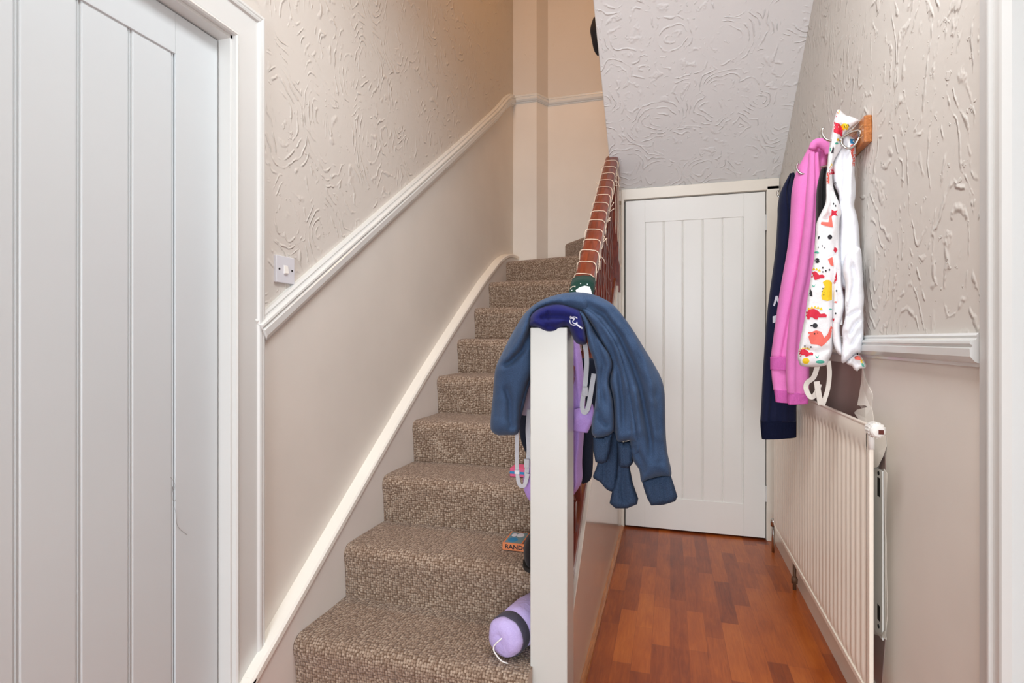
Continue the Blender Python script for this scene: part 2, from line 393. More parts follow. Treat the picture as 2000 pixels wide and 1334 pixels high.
# left door: local x -> +Y, outwards -> +X
d1 = dstruct('door_1', (-1.238, 0.385, 0.006), PI/2, 'white boarded door on the left')
leaf('door_leaf', d1, 0.866, 1.987, 0.138, 0.107, 0.2, 5, M_door)
bm = bmesh.new()                                      # lining and architrave, in the door's frame (x = Y-0.385, y = -(X+1.238))
def dl(X, Y): return (Y-0.385, -(X+1.238))
def lbox(bm, X0, X1, Ya, Yb, za, zb):
    a = dl(X1, Ya); b = dl(X0, Yb); box(bm, (a[0], a[1], za-0.006), (b[0], b[1], zb-0.006))
lbox(bm, -1.33, -1.198, 1.254, 1.274, 0, 2.02); lbox(bm, -1.33, -1.198, 0.36, 0.381, 0, 2.02); lbox(bm, -1.33, -1.198, 0.36, 1.274, 1.997, 2.02)
link('door_frame', bm, M_gloss, d1, bevel=0.001)
aprof = [(0, 0.0), (0.015, 0.0), (0.0185, 0.004), (0.016, 0.009), (0.013, 0.012), (0.0135, 0.016), (0.0145, 0.078), (0.015, 0.082), (0.021, 0.086), (0.023, 0.092), (0.020, 0.096), (0.0225, 0.100), (0.021, 0.108), (0.010, 0.112), (0, 0.112)]
def archi(parent, X, ya, yb, zt, sgn, tf, wd=1.0):
    bm = bmesh.new(); rings = []
    for (yy, zz, dy, dz) in ((yb, 0, 1, 0), (yb, zt, 1, 1), (ya, zt, -1, 1), (ya, 0, -1, 0)):
        ring = []
        for a, b in aprof:
            ring.append(bm.verts.new(tf(X+sgn*a, yy+dy*b*wd, zz+dz*b*wd)))
        rings.append(ring)
    n = len(aprof)
    for r, q in zip(rings, rings[1:]):
        for j in range(n): bm.faces.new((r[j], r[(j+1) % n], q[(j+1) % n], q[j]))
    bm.faces.new(rings[0]); bm.faces.new(rings[-1][::-1])
    return link('architrave', bm, M_gloss, parent)
archi(d1, XL, 0.372, 1.262, 2.006, 1, lambda X, Y, Z: (Y-0.385, -(X+1.238), Z-0.006))
# right-hand door, its edge moulding only just in view
d3 = dstruct('door_3', (0.70, 1.165, 0.006), -PI/2, 'door opening on the right with wide white architrave')
leaf('door_leaf', d3, 0.85, 1.987, 0.138, 0.107, 0.2, 5, M_door)
def tf3(X, Y, Z): return (1.165-Y, X-0.70, Z-0.006)
bm = bmesh.new()
for Xa, Xb, Ya, Yb, za, zb in ((XR-0.002, 0.75, 1.166, 1.18, 0, 2.01), (XR-0.002, 0.75, 0.29, 0.31, 0, 2.01), (XR-0.002, 0.75, 0.29, 1.18, 1.996, 2.01)):
    p = tf3(Xa, Ya, za); q = tf3(Xb, Yb, zb)
    box(bm, tuple(min(a, b) for a, b in zip(p, q)), tuple(max(a, b) for a, b in zip(p, q)))
link('door_frame', bm, M_gloss, d3)
aprof = [(0, 0.0), (0.020, 0.0), (0.030, 0.010), (0.031, 0.016), (0.024, 0.022), (0.024, 0.050), (0.029, 0.054), (0.029, 0.060), (0.012, 0.066), (0.011, 0.112), (0.006, 0.122), (0, 0.122)]
archi(d3, XR, 0.31, 1.158, 1.99, -1, tf3)
bm = bmesh.new(); p = tf3(XR-0.0125, 1.222, 0.006); q = tf3(XR-0.001, 1.279, 2.06)  # thin overlay on the flat band, its shade put into a greyer colour
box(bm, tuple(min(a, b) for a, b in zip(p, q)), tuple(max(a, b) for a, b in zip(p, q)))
link('architrave_shade_band', bm, plain('shaded_trim_tone', (202, 200, 197), 0.4, 0.02, 20, 0.08), d3)
# cupboard door facing the hall
XDl, XDr = -0.262, 0.520
d2 = dstruct('door_2', (XDl, YB-0.002, 0.012), 0, 'white boarded cupboard door at the end of the hall')
leaf('door_leaf', d2, XDr-XDl, 1.972, 0.115, 0.135, 0.185, 5, M_door2)
bm = bmesh.new()
box(bm, (-0.024, -0.012, -0.012), (-0.006, 0.09, 1.985)); box(bm, (XDr-XDl+0.006, -0.012, -0.012), (XR-XDl-0.004, 0.09, 2.0))
box(bm, (-0.024, -0.012, 1.979), (XR-XDl-0.004, 0.09, 2.043))
link('door_frame', bm, M_cream, d2, bevel=0.003)
for zz in (0.21, 1.75):
    bm = bmesh.new(); lathe(bm, [(0.005, 0), (0.005, 0.09)], Matrix.Translation((XDr-XDl+0.003, -0.006, zz)), 10)
    box(bm, (XDr-XDl-0.002, -0.003, zz), (XDr-XDl+0.02, 0.001, zz+0.09))
    link('hinge', bm, M_gloss, d2, smooth=False)
bm = bmesh.new(); box(bm, (-0.006, 0.03, -0.01), (XDr-XDl+0.006, 0.05, 1.98)); link('shadow_gap', bm, M_dark, d2)
# ------------------------------------------------------------------ staircase
st = thing('staircase', 'staircase with brown loop carpet, white newel post and mahogany balusters rising beside the left wall', 'stairs', (-0.75, 1.45, 0))
R_, T_ = 0.191, 0.278; Z1 = 0.191; YN = 1.465
def step(poly_fn, z, y0, y1, xl, xr, name='carpeted_step'):
    pass
XRT = -0.335
def straight_step(k):
    z = Z1+k*R_; yn = YN+k*T_; zb = z-R_
    prof = [(yn+0.016, zb-0.004), (yn+0.013, zb+0.05), (yn+0.009, z-0.085), (yn+0.003, z-0.060), (yn, z-0.042)]
    for i in range(9):
        a = i/8*PI/2
        prof.append((yn+0.036-0.036*math.cos(a), z-0.036+0.036*math.sin(a)))
    prof += [(yn+0.10, z+0.0005), (yn+0.18, z-0.001), (yn+T_+0.03, z)]
    bm = bmesh.new(); NX = 40; rows = []; xr = -0.384 if k == 0 else XRT
    for i in range(NX+1):
        x = XS+(xr-XS)*i/NX; row = []
        e = math.exp(-((x-XS)/0.018)**2)*0.006
        for (y, zz) in prof:
            d = noise.noise(Vector((x*5, y*9, zz*9)))*0.0035
            row.append(bm.verts.new((x, y-d+e, zz+d*0.8-e*0.5)))
        rows.append(row)
    S_ = [0.0]
    for p, q in zip(prof, prof[1:]): S_.append(S_[-1]+math.hypot(q[0]-p[0], q[1]-p[1]))
    uv = bm.loops.layers.uv.new('UVMap')
    for i, (a, b) in enumerate(zip(rows, rows[1:])):
        for j in range(len(prof)-1):
            f = bm.faces.new((a[j], b[j], b[j+1], a[j+1]))
            for lp, (ii, jj) in zip(f.loops, ((i, j), (i+1, j), (i+1, j+1), (i, j+1))): lp[uv].uv = (XS+(XRT-XS)*ii/NX, S_[jj]+k*0.47)
    if k == 0: bm.faces.new(rows[-1]+[bm.verts.new((xr, yn+T_+0.03, 0)), bm.verts.new((xr, yn+0.016, 0))])
    return link('carpeted_step', bm, M_carpet, st, smooth=(k > 0))
for k in range(8): straight_step(k)
bm = bmesh.new(); box(bm, (-0.3915, 1.641, 0), (-0.322, 1.77, Z1-0.001)); link('step_return', bm, M_carpet, st)
def wedge(z, nose, rest, name='carpeted_step'):      # winder tread: nosing line then the other corners (plan)
    (ax, ay), (bx, by) = nose; d = Vector((bx-ax, by-ay)).normalized(); n = Vector((d.y, -d.x))
    if n.y > 0 and abs(n.x) < 0.9: n = -n
    prof = [(0.0, -R_-0.004), (0.002, -0.06)]
    for i in range(9):
        a = i/8*PI/2; prof.append((0.03*math.cos(a)-0.028, -0.03+0.03*math.sin(a)))
    bm = bmesh.new(); rows = []
    NXX = 24
    for i in range(NXX+1):
        t = i/NXX; px, py = ax+(bx-ax)*t, ay+(by-ay)*t
        rows.append([bm.verts.new((px+n.x*o, py+n.y*o, z+q)) for o, q in prof])
    uv = bm.loops.layers.uv.new('UVMap'); W_ = math.hypot(bx-ax, by-ay)
    for i, (a, b) in enumerate(zip(rows, rows[1:])):
        for j in range(len(prof)-1):
            f = bm.faces.new((a[j], b[j], b[j+1], a[j+1]))
            for lp, (ii, jj) in zip(f.loops, ((i, j), (i+1, j), (i+1, j+1), (i, j+1))): lp[uv].uv = (W_*ii/NXX, prof[jj][1]-prof[jj][0])
    top = [bm.verts.new((p[0], p[1], z)) for p in rest]
    tf_ = bm.faces.new([rows[0][-1], rows[-1][-1]]+top)
    for lp in tf_.loops: lp[uv].uv = (lp.vert.co.x, lp.vert.co.y)
    return link('carpeted_step', bm, M_carpet, st, smooth=False)
z8 = Z1+8*R_
wedge(z8, [(XS-0.04, 3.83), (-0.36, 3.60)], [(-0.34, 3.6), (-0.34, YC2), (XL, YC2)])
wedge(z8+R_, [(-0.80, 4.262), (-0.36, 3.68)], [(-0.34, 3.68), (-0.34, YC2)])
wedge(z8+2*R_, [(-0.36, 4.262), (-0.36, 3.68)], [(XR, 3.60), (XR, YC2)])
# wall string with its capping
CAP = [(1.285, -0.995), (1.387, -0.919), (2.367, -0.233), (3.224, 0.31), (3.50, 0.465), (3.66, 0.55), (3.80, 0.605), (3.95, 0.64), (YC, 0.65)]
CAP = [(y, z+H) for y, z in CAP]
bm = bmesh.new()
prism(bm, CAP+[(YC, 0.0), (1.285, 0.0)], 'x', XL, XS)
link('stringer', bm, M_string, st)
bm = bmesh.new(); path = cr(CAP, 40)
sweep(bm, [(0, 0.016), (0.046, 0.016), (0.052, 0.010), (0.052, -0.006), (0.046, -0.012), (0, -0.012)], [(XL, y, z) for y, z in path], (1, 0, 0))
link('stringer_capping', bm, M_cap, st)
# panel on the hall side
def zp(Y): return 0.385+0.757*(Y-1.757)
bm = bmesh.new(); prism(bm, [(1.60, 0), (YB, 0), (YB, zp(YB)), (1.60, zp(1.60))], 'x', XP-0.035, XP)
link('side_panel', bm, M_panel, st, bevel=0.002)
# balustrade
bm = bmesh.new(); prism(bm, [(1.62, zp(1.62)), (3.33, zp(3.33)), (3.33, zp(3.33)+0.045), (1.62, zp(1.62)+0.045)], 'x', -0.375, -0.298)
link('bottom_rail', bm, M_mah, st, bevel=0.004)
def zr(Y): return H+0.203+0.765*(Y-2.06)             # top of handrail
bm = bmesh.new()
hp = [(-0.030, -0.062), (-0.036, -0.045), (-0.033, -0.034), (-0.038, -0.020), (-0.036, -0.008), (-0.024, 0.0), (0, 0.003), (0.024, 0.0), (0.036, -0.008), (0.038, -0.020), (0.033, -0.034), (0.036, -0.045), (0.030, -0.062)]
XH = -0.324; rings = []
for Y in (1.60, 3.195): rings.append([bm.verts.new((XH+a, Y, zr(Y)+b)) for a, b in hp])
for j in range(len(hp)): bm.faces.new((rings[0][j], rings[0][(j+1) % len(hp)], rings[1][(j+1) % len(hp)], rings[1][j]))
bm.faces.new(rings[0]); bm.faces.new(rings[1][::-1])
link('handrail', bm, M_mah, st, smooth=False)
for i in range(14):
    Y = 1.74+i*0.104; zb = zp(Y)+0.035; zt = zr(Y)-0.055; L = zt-zb
    bm = bmesh.new(); s = 0.0155
    box(bm, (XH-s, Y-s, zb), (XH+s, Y+s, zb+0.16*L)); box(bm, (XH-s, Y-s, zt-0.16*L), (XH+s, Y+s, zt))
    pr = [(0.010, 0.15), (0.015, 0.17), (0.009, 0.19), (0.0145, 0.22), (0.016, 0.27), (0.012, 0.34), (0.0095, 0.42), (0.0145, 0.47), (0.0165, 0.50), (0.0145, 0.53), (0.0095, 0.58), (0.012, 0.66), (0.016, 0.73), (0.0145, 0.78), (0.009, 0.81), (0.015, 0.83), (0.010, 0.85)]
    lathe(bm, [(r, zb+t*L) for r, t in pr], Matrix.Translation((XH, Y, 0)), 12)
    link('baluster', bm, M_mah, st)
# white lower newel, mahogany upper newel
bm = bmesh.new(); box(bm, (-0.391, 1.530, 0), (XP+0.003, 1.640, 1.176))
link('newel_post', bm, M_post, st, bevel=0.003)
bm = bmesh.new()
ys, ye = 3.165, 3.235; z1 = zp(3.20)
prism(bm, [(-0.362, z1-0.08), (-0.278, z1-0.06), (-0.278, z1+0.09), (-0.286, z1+0.13), (-0.286, 2.165), (-0.362, 2.165)], 'y', ys, ye)
n2 = link('upper_newel', bm, M_mah, st, bevel=0.004); n2['label'] = 'dark mahogany newel at the top of the handrail'
# string of the flight above
bm = bmesh.new(); prism(bm, [(YB+0.2, sof(YB)), (1.8, sof(1.8)+0.0), (1.8, sof(1.8)+0.40), (YB+0.2, sof(YB)+0.40)], 'x', XE+0.004, XE+0.03)
link('upper_string', bm, M_gloss, st)
# ------------------------------------------------------------------ small fixed things
sw = thing('light_switch', 'square white light switch on the textured wall beside the left door frame', 'light switch', (XL, 1.476, H+0.225))
cY, cZ = 1.476, H+0.226
bm = bmesh.new(); box(bm, (XL-0.002, cY-0.043, cZ-0.043), (XL+0.010, cY+0.043, cZ+0.043)); link('switch_plate', bm, M_plastic, sw, bevel=0.002)
bm = bmesh.new(); prism(bm, [(XL+0.009, cZ-0.014), (XL+0.016, cZ-0.012), (XL+0.0115, cZ+0.014), (XL+0.009, cZ+0.014)], 'y', cY-0.009, cY+0.009); link('rocker', bm, M_white, sw, bevel=0.0008)
for s in (-1, 1):
    bm = bmesh.new(); lathe(bm, [(0.0035, 0), (0.0035, 0.0012), (0.001, 0.0014)], Matrix.Translation((XL+0.0098, cY+s*0.030, cZ)) @ Matrix.Rotation(PI/2, 4, 'Y'), 12); link('screw', bm, M_dark, sw)
# ------------------------------------------------------------------ radiator
XF = 0.527; RZ0, RZ1 = 0.140, 0.905; RY0, RY1 = 1.715, 3.16
rad = thing('radiator', 'long cream fluted panel radiator on the right wall under the hanging clothes', 'radiator', (0.55, 2.4, 0.14))
bm = bmesh.new(); n = 31; per = (RY1-RY0-0.04)/n; NY = n*8; NZ = 40; rows = []
for i in range(NY+1):
    y = RY0+0.02+(RY1-RY0-0.04)*i/NY; row = []
    f = math.cos(2*PI*(i/8.0)); fl = -0.0055*(0.5+0.5*max(-1, min(1, f*1.5)))
    for j in range(NZ+1):
        z = RZ0+0.016+(RZ1-RZ0-0.02)*j/NZ
        a = min(1, max(0, (z-RZ0-0.022)/0.02)); b = min(1, max(0, (RZ1-0.060-z)/0.02))
        a = a*a*(3-2*a); b = b*b*(3-2*b)
        bar = -0.007*(1-b) if z < RZ1-0.012 else -0.002
        row.append(bm.verts.new((XF+0.006+fl*a*b+bar, y, z)))
    rows.append(row)
for a, b in zip(rows, rows[1:]):
    for j in range(NZ): bm.faces.new((a[j], b[j], b[j+1], a[j+1]))
link('fluted_panel', bm, M_rad, rad, smooth=True)
bm = bmesh.new(); box(bm, (XF+0.0065, RY0+0.004, RZ0+0.004), (XF+0.011, RY1-0.004, RZ1-0.004))
for a, b in (((XF+0.001, RY0, RZ0), (XF+0.012, RY0+0.021, RZ1)), ((XF+0.001, RY1-0.021, RZ0), (XF+0.012, RY1, RZ1)), ((XF+0.001, RY0, RZ0), (XF+0.012, RY1, RZ0+0.018)), ((XF+0.001, RY0, RZ1-0.006), (XF+0.012, RY1, RZ1))):
    box(bm, a, b)
link('radiator_body', bm, M_rad, rad, bevel=0.002)
vc = PY(1715, 842, 1.655)
bm = bmesh.new(); MV = Matrix.Translation(vc) @ Matrix.Rotation(-PI/2, 4, 'X')
lathe(bm, [(0.006, -0.006), (0.014, -0.005), (0.018, 0.0), (0.0205, 0.012), (0.021, 0.034), (0.017, 0.042), (0.012, 0.048), (0.012, 0.066)], MV, 20)
for k in range(16):
    a = 2*PI*k/16; box(bm, (vc.x+0.0205*math.cos(a)-0.0012, vc.y+0.008, vc.z+0.0205*math.sin(a)-0.0012), (vc.x+0.0205*math.cos(a)+0.0012, vc.y+0.032, vc.z+0.0205*math.sin(a)+0.0012))
v_ = link('thermostat_valve', bm, M_white, rad, smooth=False, bevel=0.0005)
bm = bmesh.new(); box(bm, (vc.x-0.001, vc.y-0.0072, vc.z-0.008), (vc.x+0.011, vc.y-0.0045, vc.z+0.004)); link('valve_window', bm, flat('valve_red', (96, 40, 28)), rad)
bm = bmesh.new(); tube(bm, [(vc.x, vc.y+0.06, vc.z), (vc.x+0.004, vc.y+0.062, vc.z-0.03), (vc.x+0.004, vc.y+0.062, vc.z-0.06)], 0.008, 10); link('valve_tail', bm, M_white, rad, smooth=True)
bm = bmesh.new()
tube(bm, [(0.53, RY1+0.03, RZ0+0.03), (0.53, RY1+0.03, 0.0)], 0.0075, 10); lathe(bm, [(0.013, 0), (0.014, 0.03), (0.009, 0.04)], Matrix.Translation((0.53, RY1+0.03, 0.14)), 14)
tube(bm, [(0.53, RY1+0.03, RZ0+0.02), (0.54, RY1-0.02, RZ0+0.02)], 0.007, 8)
link('lockshield_valve', bm, M_chrome, rad, smooth=True)
bm = bmesh.new(); tube(bm, [(0.545, 2.74, 0.13), (0.545, 2.74, 0.0)], 0.0075, 10); lathe(bm, [(0.013, 0), (0.014, 0.02), (0.009, 0.03)], Matrix.Translation((0.545, 2.74, 0.03)), 14)
link('supply_pipe', bm, plain('rusty_pipe', (96, 66, 44), 0.6, 0.2), rad, smooth=True)
# bracket on the wall, its slots seen past the end of the radiator
bk = thing('radiator_bracket', 'white slotted metal bracket fixed to the wall past the radiator end', 'bracket', (XR-0.005, 1.86, 0.27))
bm = bmesh.new()
b0 = PX(1729, 920, XR-0.006); 
yb0, yb1 = 1.808, 2.0
box(bm, (XR-0.006, yb0, 0.270), (XR-0.001, yb1, 0.760)); 
link('bracket_plate', bm, M_white, bk, bevel=0.0015)
for yy, za, zb in ((1.834, 0.68, 0.735), (1.90, 0.70, 0.755), (1.834, 0.315, 0.36), (1.90, 0.31, 0.37)):
    bm = bmesh.new(); box(bm, (XR-0.0066, yy-0.010, za), (XR-0.0058, yy+0.010, zb)); link('slot', bm, M_dark, bk)
for yy, zz in ((1.834, 0.748), (1.834, 0.298)):
    bm = bmesh.new(); lathe(bm, [(0.006, 0), (0.006, 0.0015)], Matrix.Translation((XR-0.0062, yy, zz)) @ Matrix.Rotation(-PI/2, 4, 'Y'), 12); link('screw_hole', bm, M_dark, bk)
# bare plaster and torn paper around it
def wallpoly(bm, pix, off, thick, jit=0.0):
    A = [PX(x, y, XR-off) for x, y in pix]
    prism(bm, [(p.y, p.z) for p in A], 'x', XR-off, XR+0.001)
bm = bmesh.new(); wallpoly(bm, [(1580, 700), (1682, 712), (1686, 745), (1679, 770), (1676, 790), (1690, 808), (1706, 832), (1700, 1000), (1600, 960), (1560, 820)], 0.0012, 0.001)
wallpoly(bm, [(1726, 880), (1729, 900), (1729, 918), (1716, 915)], 0.0012, 0.001)
wallpoly(bm, [(1697, 1236), (1729, 1246), (1722, 1334), (1712, 1400), (1690, 1400)], 0.0012, 0.001)
struct(link('wall_plaster', bm, M_plaster), 'bare plaster showing where wallpaper has peeled behind the radiator')
pp = thing('torn_wallpaper', 'curled white scraps of torn wallpaper on the wall behind the radiator end', 'wallpaper', (XR, 1.85, 0.8))
def flap(pix, offs):
    bm = bmesh.new(); vs = []
    for (x, y), o in zip(pix, offs): vs.append(PX(x, y, XR-o))
    f = [bm.verts.new(p) for p in vs]; g = [bm.verts.new(p+Vector((0.0012, 0.0006, 0))) for p in vs]
    c = sum(vs, Vector())/len(vs); cf = bm.verts.new(c); cg = bm.verts.new(c+Vector((0.0012, 0.0006, 0)))
    n = len(f)
    for i in range(n):
        j = (i+1) % n
        bm.faces.new((f[i], f[j], cf)); bm.faces.new((g[j], g[i], cg)); bm.faces.new((f[j], f[i], g[i], g[j]))
    link('paper_flap', bm, M_paper, pp)
flap([(1684, 712), (1690, 740), (1704, 770), (1702, 800), (1690, 792), (1674, 792), (1678, 770), (1682, 745)], [0.002, 0.002, 0.001, 0.001, 0.008, 0.018, 0.012, 0.005])
flap([(1674, 800), (1690, 796), (1702, 794), (1708, 830), (1704, 850), (1690, 838), (1668, 806)], [0.016, 0.01, 0.001, 0.001, 0.006, 0.014, 0.018])
flap([(1699, 850), (1730, 852), (1731, 872), (1724, 892), (1714, 912), (1699, 916)], [0.012, 0.002, 0.002, 0.008, 0.012, 0.012])
flap([(1714, 1238), (1729, 1232), (1731, 1250), (1722, 1244)], [0.01, 0.002, 0.006, 0.012])
flap([(1726, 915), (1732, 925), (1730, 1000), (1731, 1110), (1733, 1200), (1729, 1240), (1729, 1050)], [0.004, 0.001, 0.001, 0.001, 0.001, 0.002, 0.003])
# ------------------------------------------------------------------ cloth lofts
def loft(name, Lp, Rp, Yc, th, mat, parent, folds=(), n=40, m=56, closeend=True, pw=0.75, rag=0.0, seed=0):
    L = cr(Lp, n); Rr = cr(Rp, n)
    Ys = cr([(v,) for v in (Yc if isinstance(Yc, (list, tuple)) else [Yc]*2)], n)
    Ts = cr([(v,) for v in (th if isinstance(th, (list, tuple)) else [th]*2)], n)
    bm = bmesh.new(); rings = []
    for i in range(n):
        Y = Ys[i][0]; T = Ts[i][0]
        a = PY(L[i][0], L[i][1], Y); b = PY(Rr[i][0], Rr[i][1], Y); c = (a+b)/2; h = (b-a)/2
        s = i/(n-1)
        ring = []
        for k in range(m):
            an = 2*PI*k/m; cx, sy = math.cos(an), math.sin(an)
            X = math.copysign(abs(cx)**pw, cx); Z = math.copysign(abs(sy)**pw, sy)
            d = 0
            edge = max(0.0, 1-X*X)**0.5
            for fo in folds:
                u0, u1, wd, dp = fo[:4]
                s0, s1 = (fo[4], fo[5]) if len(fo) > 4 else (0, 1)
                if s0 <= s <= s1 or True:
                    win = max(0.0, min(1.0, (s-s0)/0.12+0.0001))*max(0.0, min(1.0, (s1-s)/0.12+0.0001)) if len(fo) > 4 else 1
                    uc = u0+(u1-u0)*s+0.05*math.sin(s*5+seed+u0*7)
                    d += dp*win*math.exp(-((X-uc)/wd)**2)
            d += 0.003*noise.noise(Vector((X*2.2+seed, s*5, Z)))
            p = c+h*X
            p = p+Vector((0, -1, 0))*(Z*T/2+(d*edge if Z > -0.2 else 0))
            ring.append(bm.verts.new(p))
        rings.append(ring)
    for r, q in zip(rings, rings[1:]):
        for k in range(m): bm.faces.new((r[k], r[(k+1) % m], q[(k+1) % m], q[k]))
    for r, flip in ((rings[0], False), (rings[-1], True)):
        c = sum((v.co for v in r), Vector())/m; cv = bm.verts.new(c)
        for k in range(m): bm.faces.new((r[k], r[(k+1) % m], cv))
    return link(name, bm, mat, parent, smooth=True)

from mathutils.geometry import delaunay_2d_cdt
def puff(name, outline, Y, th, mat, parent, creases=(), step=4.0, conv=None, rx=14.0, noi=0.003, seed=0, back=0.5, sharp=False):
    """a soft cloth volume inside a traced outline: thickness swells from the edge, creases run along polylines.
    Y may be a number or a list of (px, py, Y) control points"""
    cv = conv or (lambda x, y: (x, y))
    O = [cv(*p) for p in outline]
    if sharp: O = [p for p in O for _ in (0, 1)]
    n0 = len(O)
    P = []
    for i in range(n0):                                  # closed Catmull-Rom outline
        p = [O[(i+k-1) % n0] for k in range(4)]
        L = math.hypot(p[2][0]-p[1][0], p[2][1]-p[1][1]); q = max(1, int(L/step))
        for j in range(q):
            f = j/q
            P.append(tuple(0.5*((2*b)+(-a+c)*f+(2*a-5*b+4*c-d)*f*f+(-a+3*b-3*c+d)*f**3) for a, b, c, d in zip(*p)))
    n = len(P)
    def inside(x, y):
        c = False; j = n-1
        for i in range(n):
            if (P[i][1] > y) != (P[j][1] > y) and x < (P[j][0]-P[i][0])*(y-P[i][1])/(P[j][1]-P[i][1])+P[i][0]: c = not c
            j = i
        return c
    def segd(x, y, a, b):
        dx, dy = b[0]-a[0], b[1]-a[1]; l = dx*dx+dy*dy
        t = 0 if l == 0 else max(0, min(1, ((x-a[0])*dx+(y-a[1])*dy)/l))
        return math.hypot(x-a[0]-t*dx, y-a[1]-t*dy), t
    def edge(x, y): return min(segd(x, y, P[i], P[(i+1) % n])[0] for i in range(0, n))
    xs = [p[0] for p in P]; ys = [p[1] for p in P]
    V = [Vector(p) for p in P]; y = min(ys)+step/2; k = 0
    while y < max(ys):
        x = min(xs)+(step/2 if k % 2 else 0)
        while x < max(xs):
            if inside(x, y) and edge(x, y) > step*0.6: V.append(Vector((x, y)))
            x += step
        y += step*0.87; k += 1
    res = delaunay_2d_cdt(V, [(i, (i+1) % n) for i in range(n)], [], 1, 1e-4)
    pts, _, tris = res[0], res[1], res[2]
    C = [([cv(*q) for q in pl], wd, dp) for pl, wd, dp in creases]
    bm = bmesh.new(); F = []; B = []
    for p in pts:
        x, y = p
        e = edge(x, y); on = e < 0.3
        t = min(1, e/rx); t = math.sqrt(max(0, 1-(1-t)**2))
        if isinstance(Y, (int, float)): yb = Y
        else:
            ws = [(1/((x-a)**2+(y-b)**2+30), c) for a, b, c in ((*cv(a, b), c) for a, b, c in Y)]
            yb = sum(w_*c for w_, c in ws)/sum(w_ for w_, c in ws)
        d = 0
        for pl, wd, dp in C:
            L = len(pl)-1; best = (1e9, 0)
            for i in range(L):
                dd, tt = segd(x, y, pl[i], pl[i+1])
                if dd < best[0]: best = (dd, (i+tt)/L)
            fade = min(1, best[1]/0.15+0.15)*min(1, (1-best[1])/0.15+0.15)
            d += 1.5*dp*fade*math.exp(-(best[0]/wd)**2)
        d += noi*(noise.noise(Vector((x*0.035+seed, y*0.018, seed)))+0.6*noise.noise(Vector((x*0.09, y*0.05+seed, 3))))
        F.append(bm.verts.new(PY(x, y, yb-th*0.5*t+(-d if True else 0)*t)))
        B.append(F[-1] if on else bm.verts.new(PY(x, y, yb+th*back*t)))
    for tr in tris:
        if len(set(tr)) < 3: continue
        try:
            bm.faces.new([F[i] for i in tr])
            if not all(F[i] is B[i] for i in tr): bm.faces.new([B[i] for i in reversed(tr)])
        except ValueError: pass
    return link(name, bm, mat, parent, smooth=True)
def c1(x, y): return (940+x/2.6675, 520+y/2.6675)
def c2(x, y): return (1460+x/4.17, 190+y/4.17)
def c3(x, y): return (1460+x/3.607, 500+y/3.607)
def strap(pts, wpx, mat, parent, name='strap', thick=0.0025, n=30):
    P = cr(pts, n); bm = bmesh.new(); rows = []
    W3 = [PY(x, y, Y) for x, y, Y in P]
    for i, p in enumerate(W3):
        t = (W3[min(i+1, n-1)]-W3[max(i-1, 0)]).normalized(); side = t.cross(Vector((0, 1, 0)))
        side = (side.normalized() if side.length > 0.05 else Vector((1, 0, 0)))*(wpx/FPX*p.y/2)
        nn = Vector((0, -1, 0))*thick/2
        rows.append([bm.verts.new(q) for q in (p-side+nn, p+side+nn, p+side-nn, p-side-nn)])
    for a, b in zip(rows, rows[1:]):
        for k in range(4): bm.faces.new((a[k], a[(k+1) % 4], b[(k+1) % 4], b[k]))
    bm.faces.new(rows[0]); bm.faces.new(rows[-1][::-1])
    return link(name, bm, mat, parent)
def decal(targets, shapes, parent, name='printed_motif', off=0.0016):
    """shapes: (material, [pixel polygon]) pressed on to the front surface of the garment"""
    bvhs = []
    for t in targets:
        b = bmesh.new(); b.from_mesh(t.data); bvhs.append(BVHTree.FromBMesh(b)); b.free()
    org = Vector((0, 0, H)); out = []
    for mat, poly in shapes:
        bm = bmesh.new()
        N = len(poly); cx = sum(p[0] for p in poly)/N; cy = sum(p[1] for p in poly)/N
        rings = []; ok = True; NR = 5
        dense = []
        for i in range(N):
            a, b = poly[i], poly[(i+1) % N]; q = max(1, int(math.hypot(b[0]-a[0], b[1]-a[1])/4))
            for t in range(q): dense.append((a[0]+(b[0]-a[0])*t/q, a[1]+(b[1]-a[1])*t/q))
        def hit(x, y):
            d = ray(x, y).normalized(); best = None
            for bv in bvhs:
                h = bv.ray_cast(org, d)
                if h[0] is not None and (best is None or h[3] < best[1]): best = (h[0], h[3])
            return best[0]-d*off if best else None
        flatpoly = [bm.verts.new((x, y, 0)) for x, y in dense]
        f = bm.faces.new(flatpoly)
        bmesh.ops.triangulate(bm, faces=[f])
        for _ in range(2):
            long = [e for e in bm.edges if e.calc_length() > 5]
            if long: bmesh.ops.subdivide_edges(bm, edges=long, cuts=1, use_grid_fill=False); bmesh.ops.triangulate(bm, faces=bm.faces[:])
        dead = []
        for v in bm.verts:
            p = hit(v.co.x, v.co.y)
            if p is None: dead.append(v)
            else: v.co = p
        if dead: bmesh.ops.delete(bm, geom=dead, context='VERTS')
        if bm.faces: out.append(link(name, bm, mat, parent))
        else: bm.free()
    return out
def ell(cx, cy, rx, ry, rot=0, n=14):
    c, s = math.cos(rot), math.sin(rot)
    return [(cx+rx*math.cos(2*PI*i/n)*c-ry*math.sin(2*PI*i/n)*s, cy+rx*math.cos(2*PI*i/n)*s+ry*math.sin(2*PI*i/n)*c) for i in range(n)]
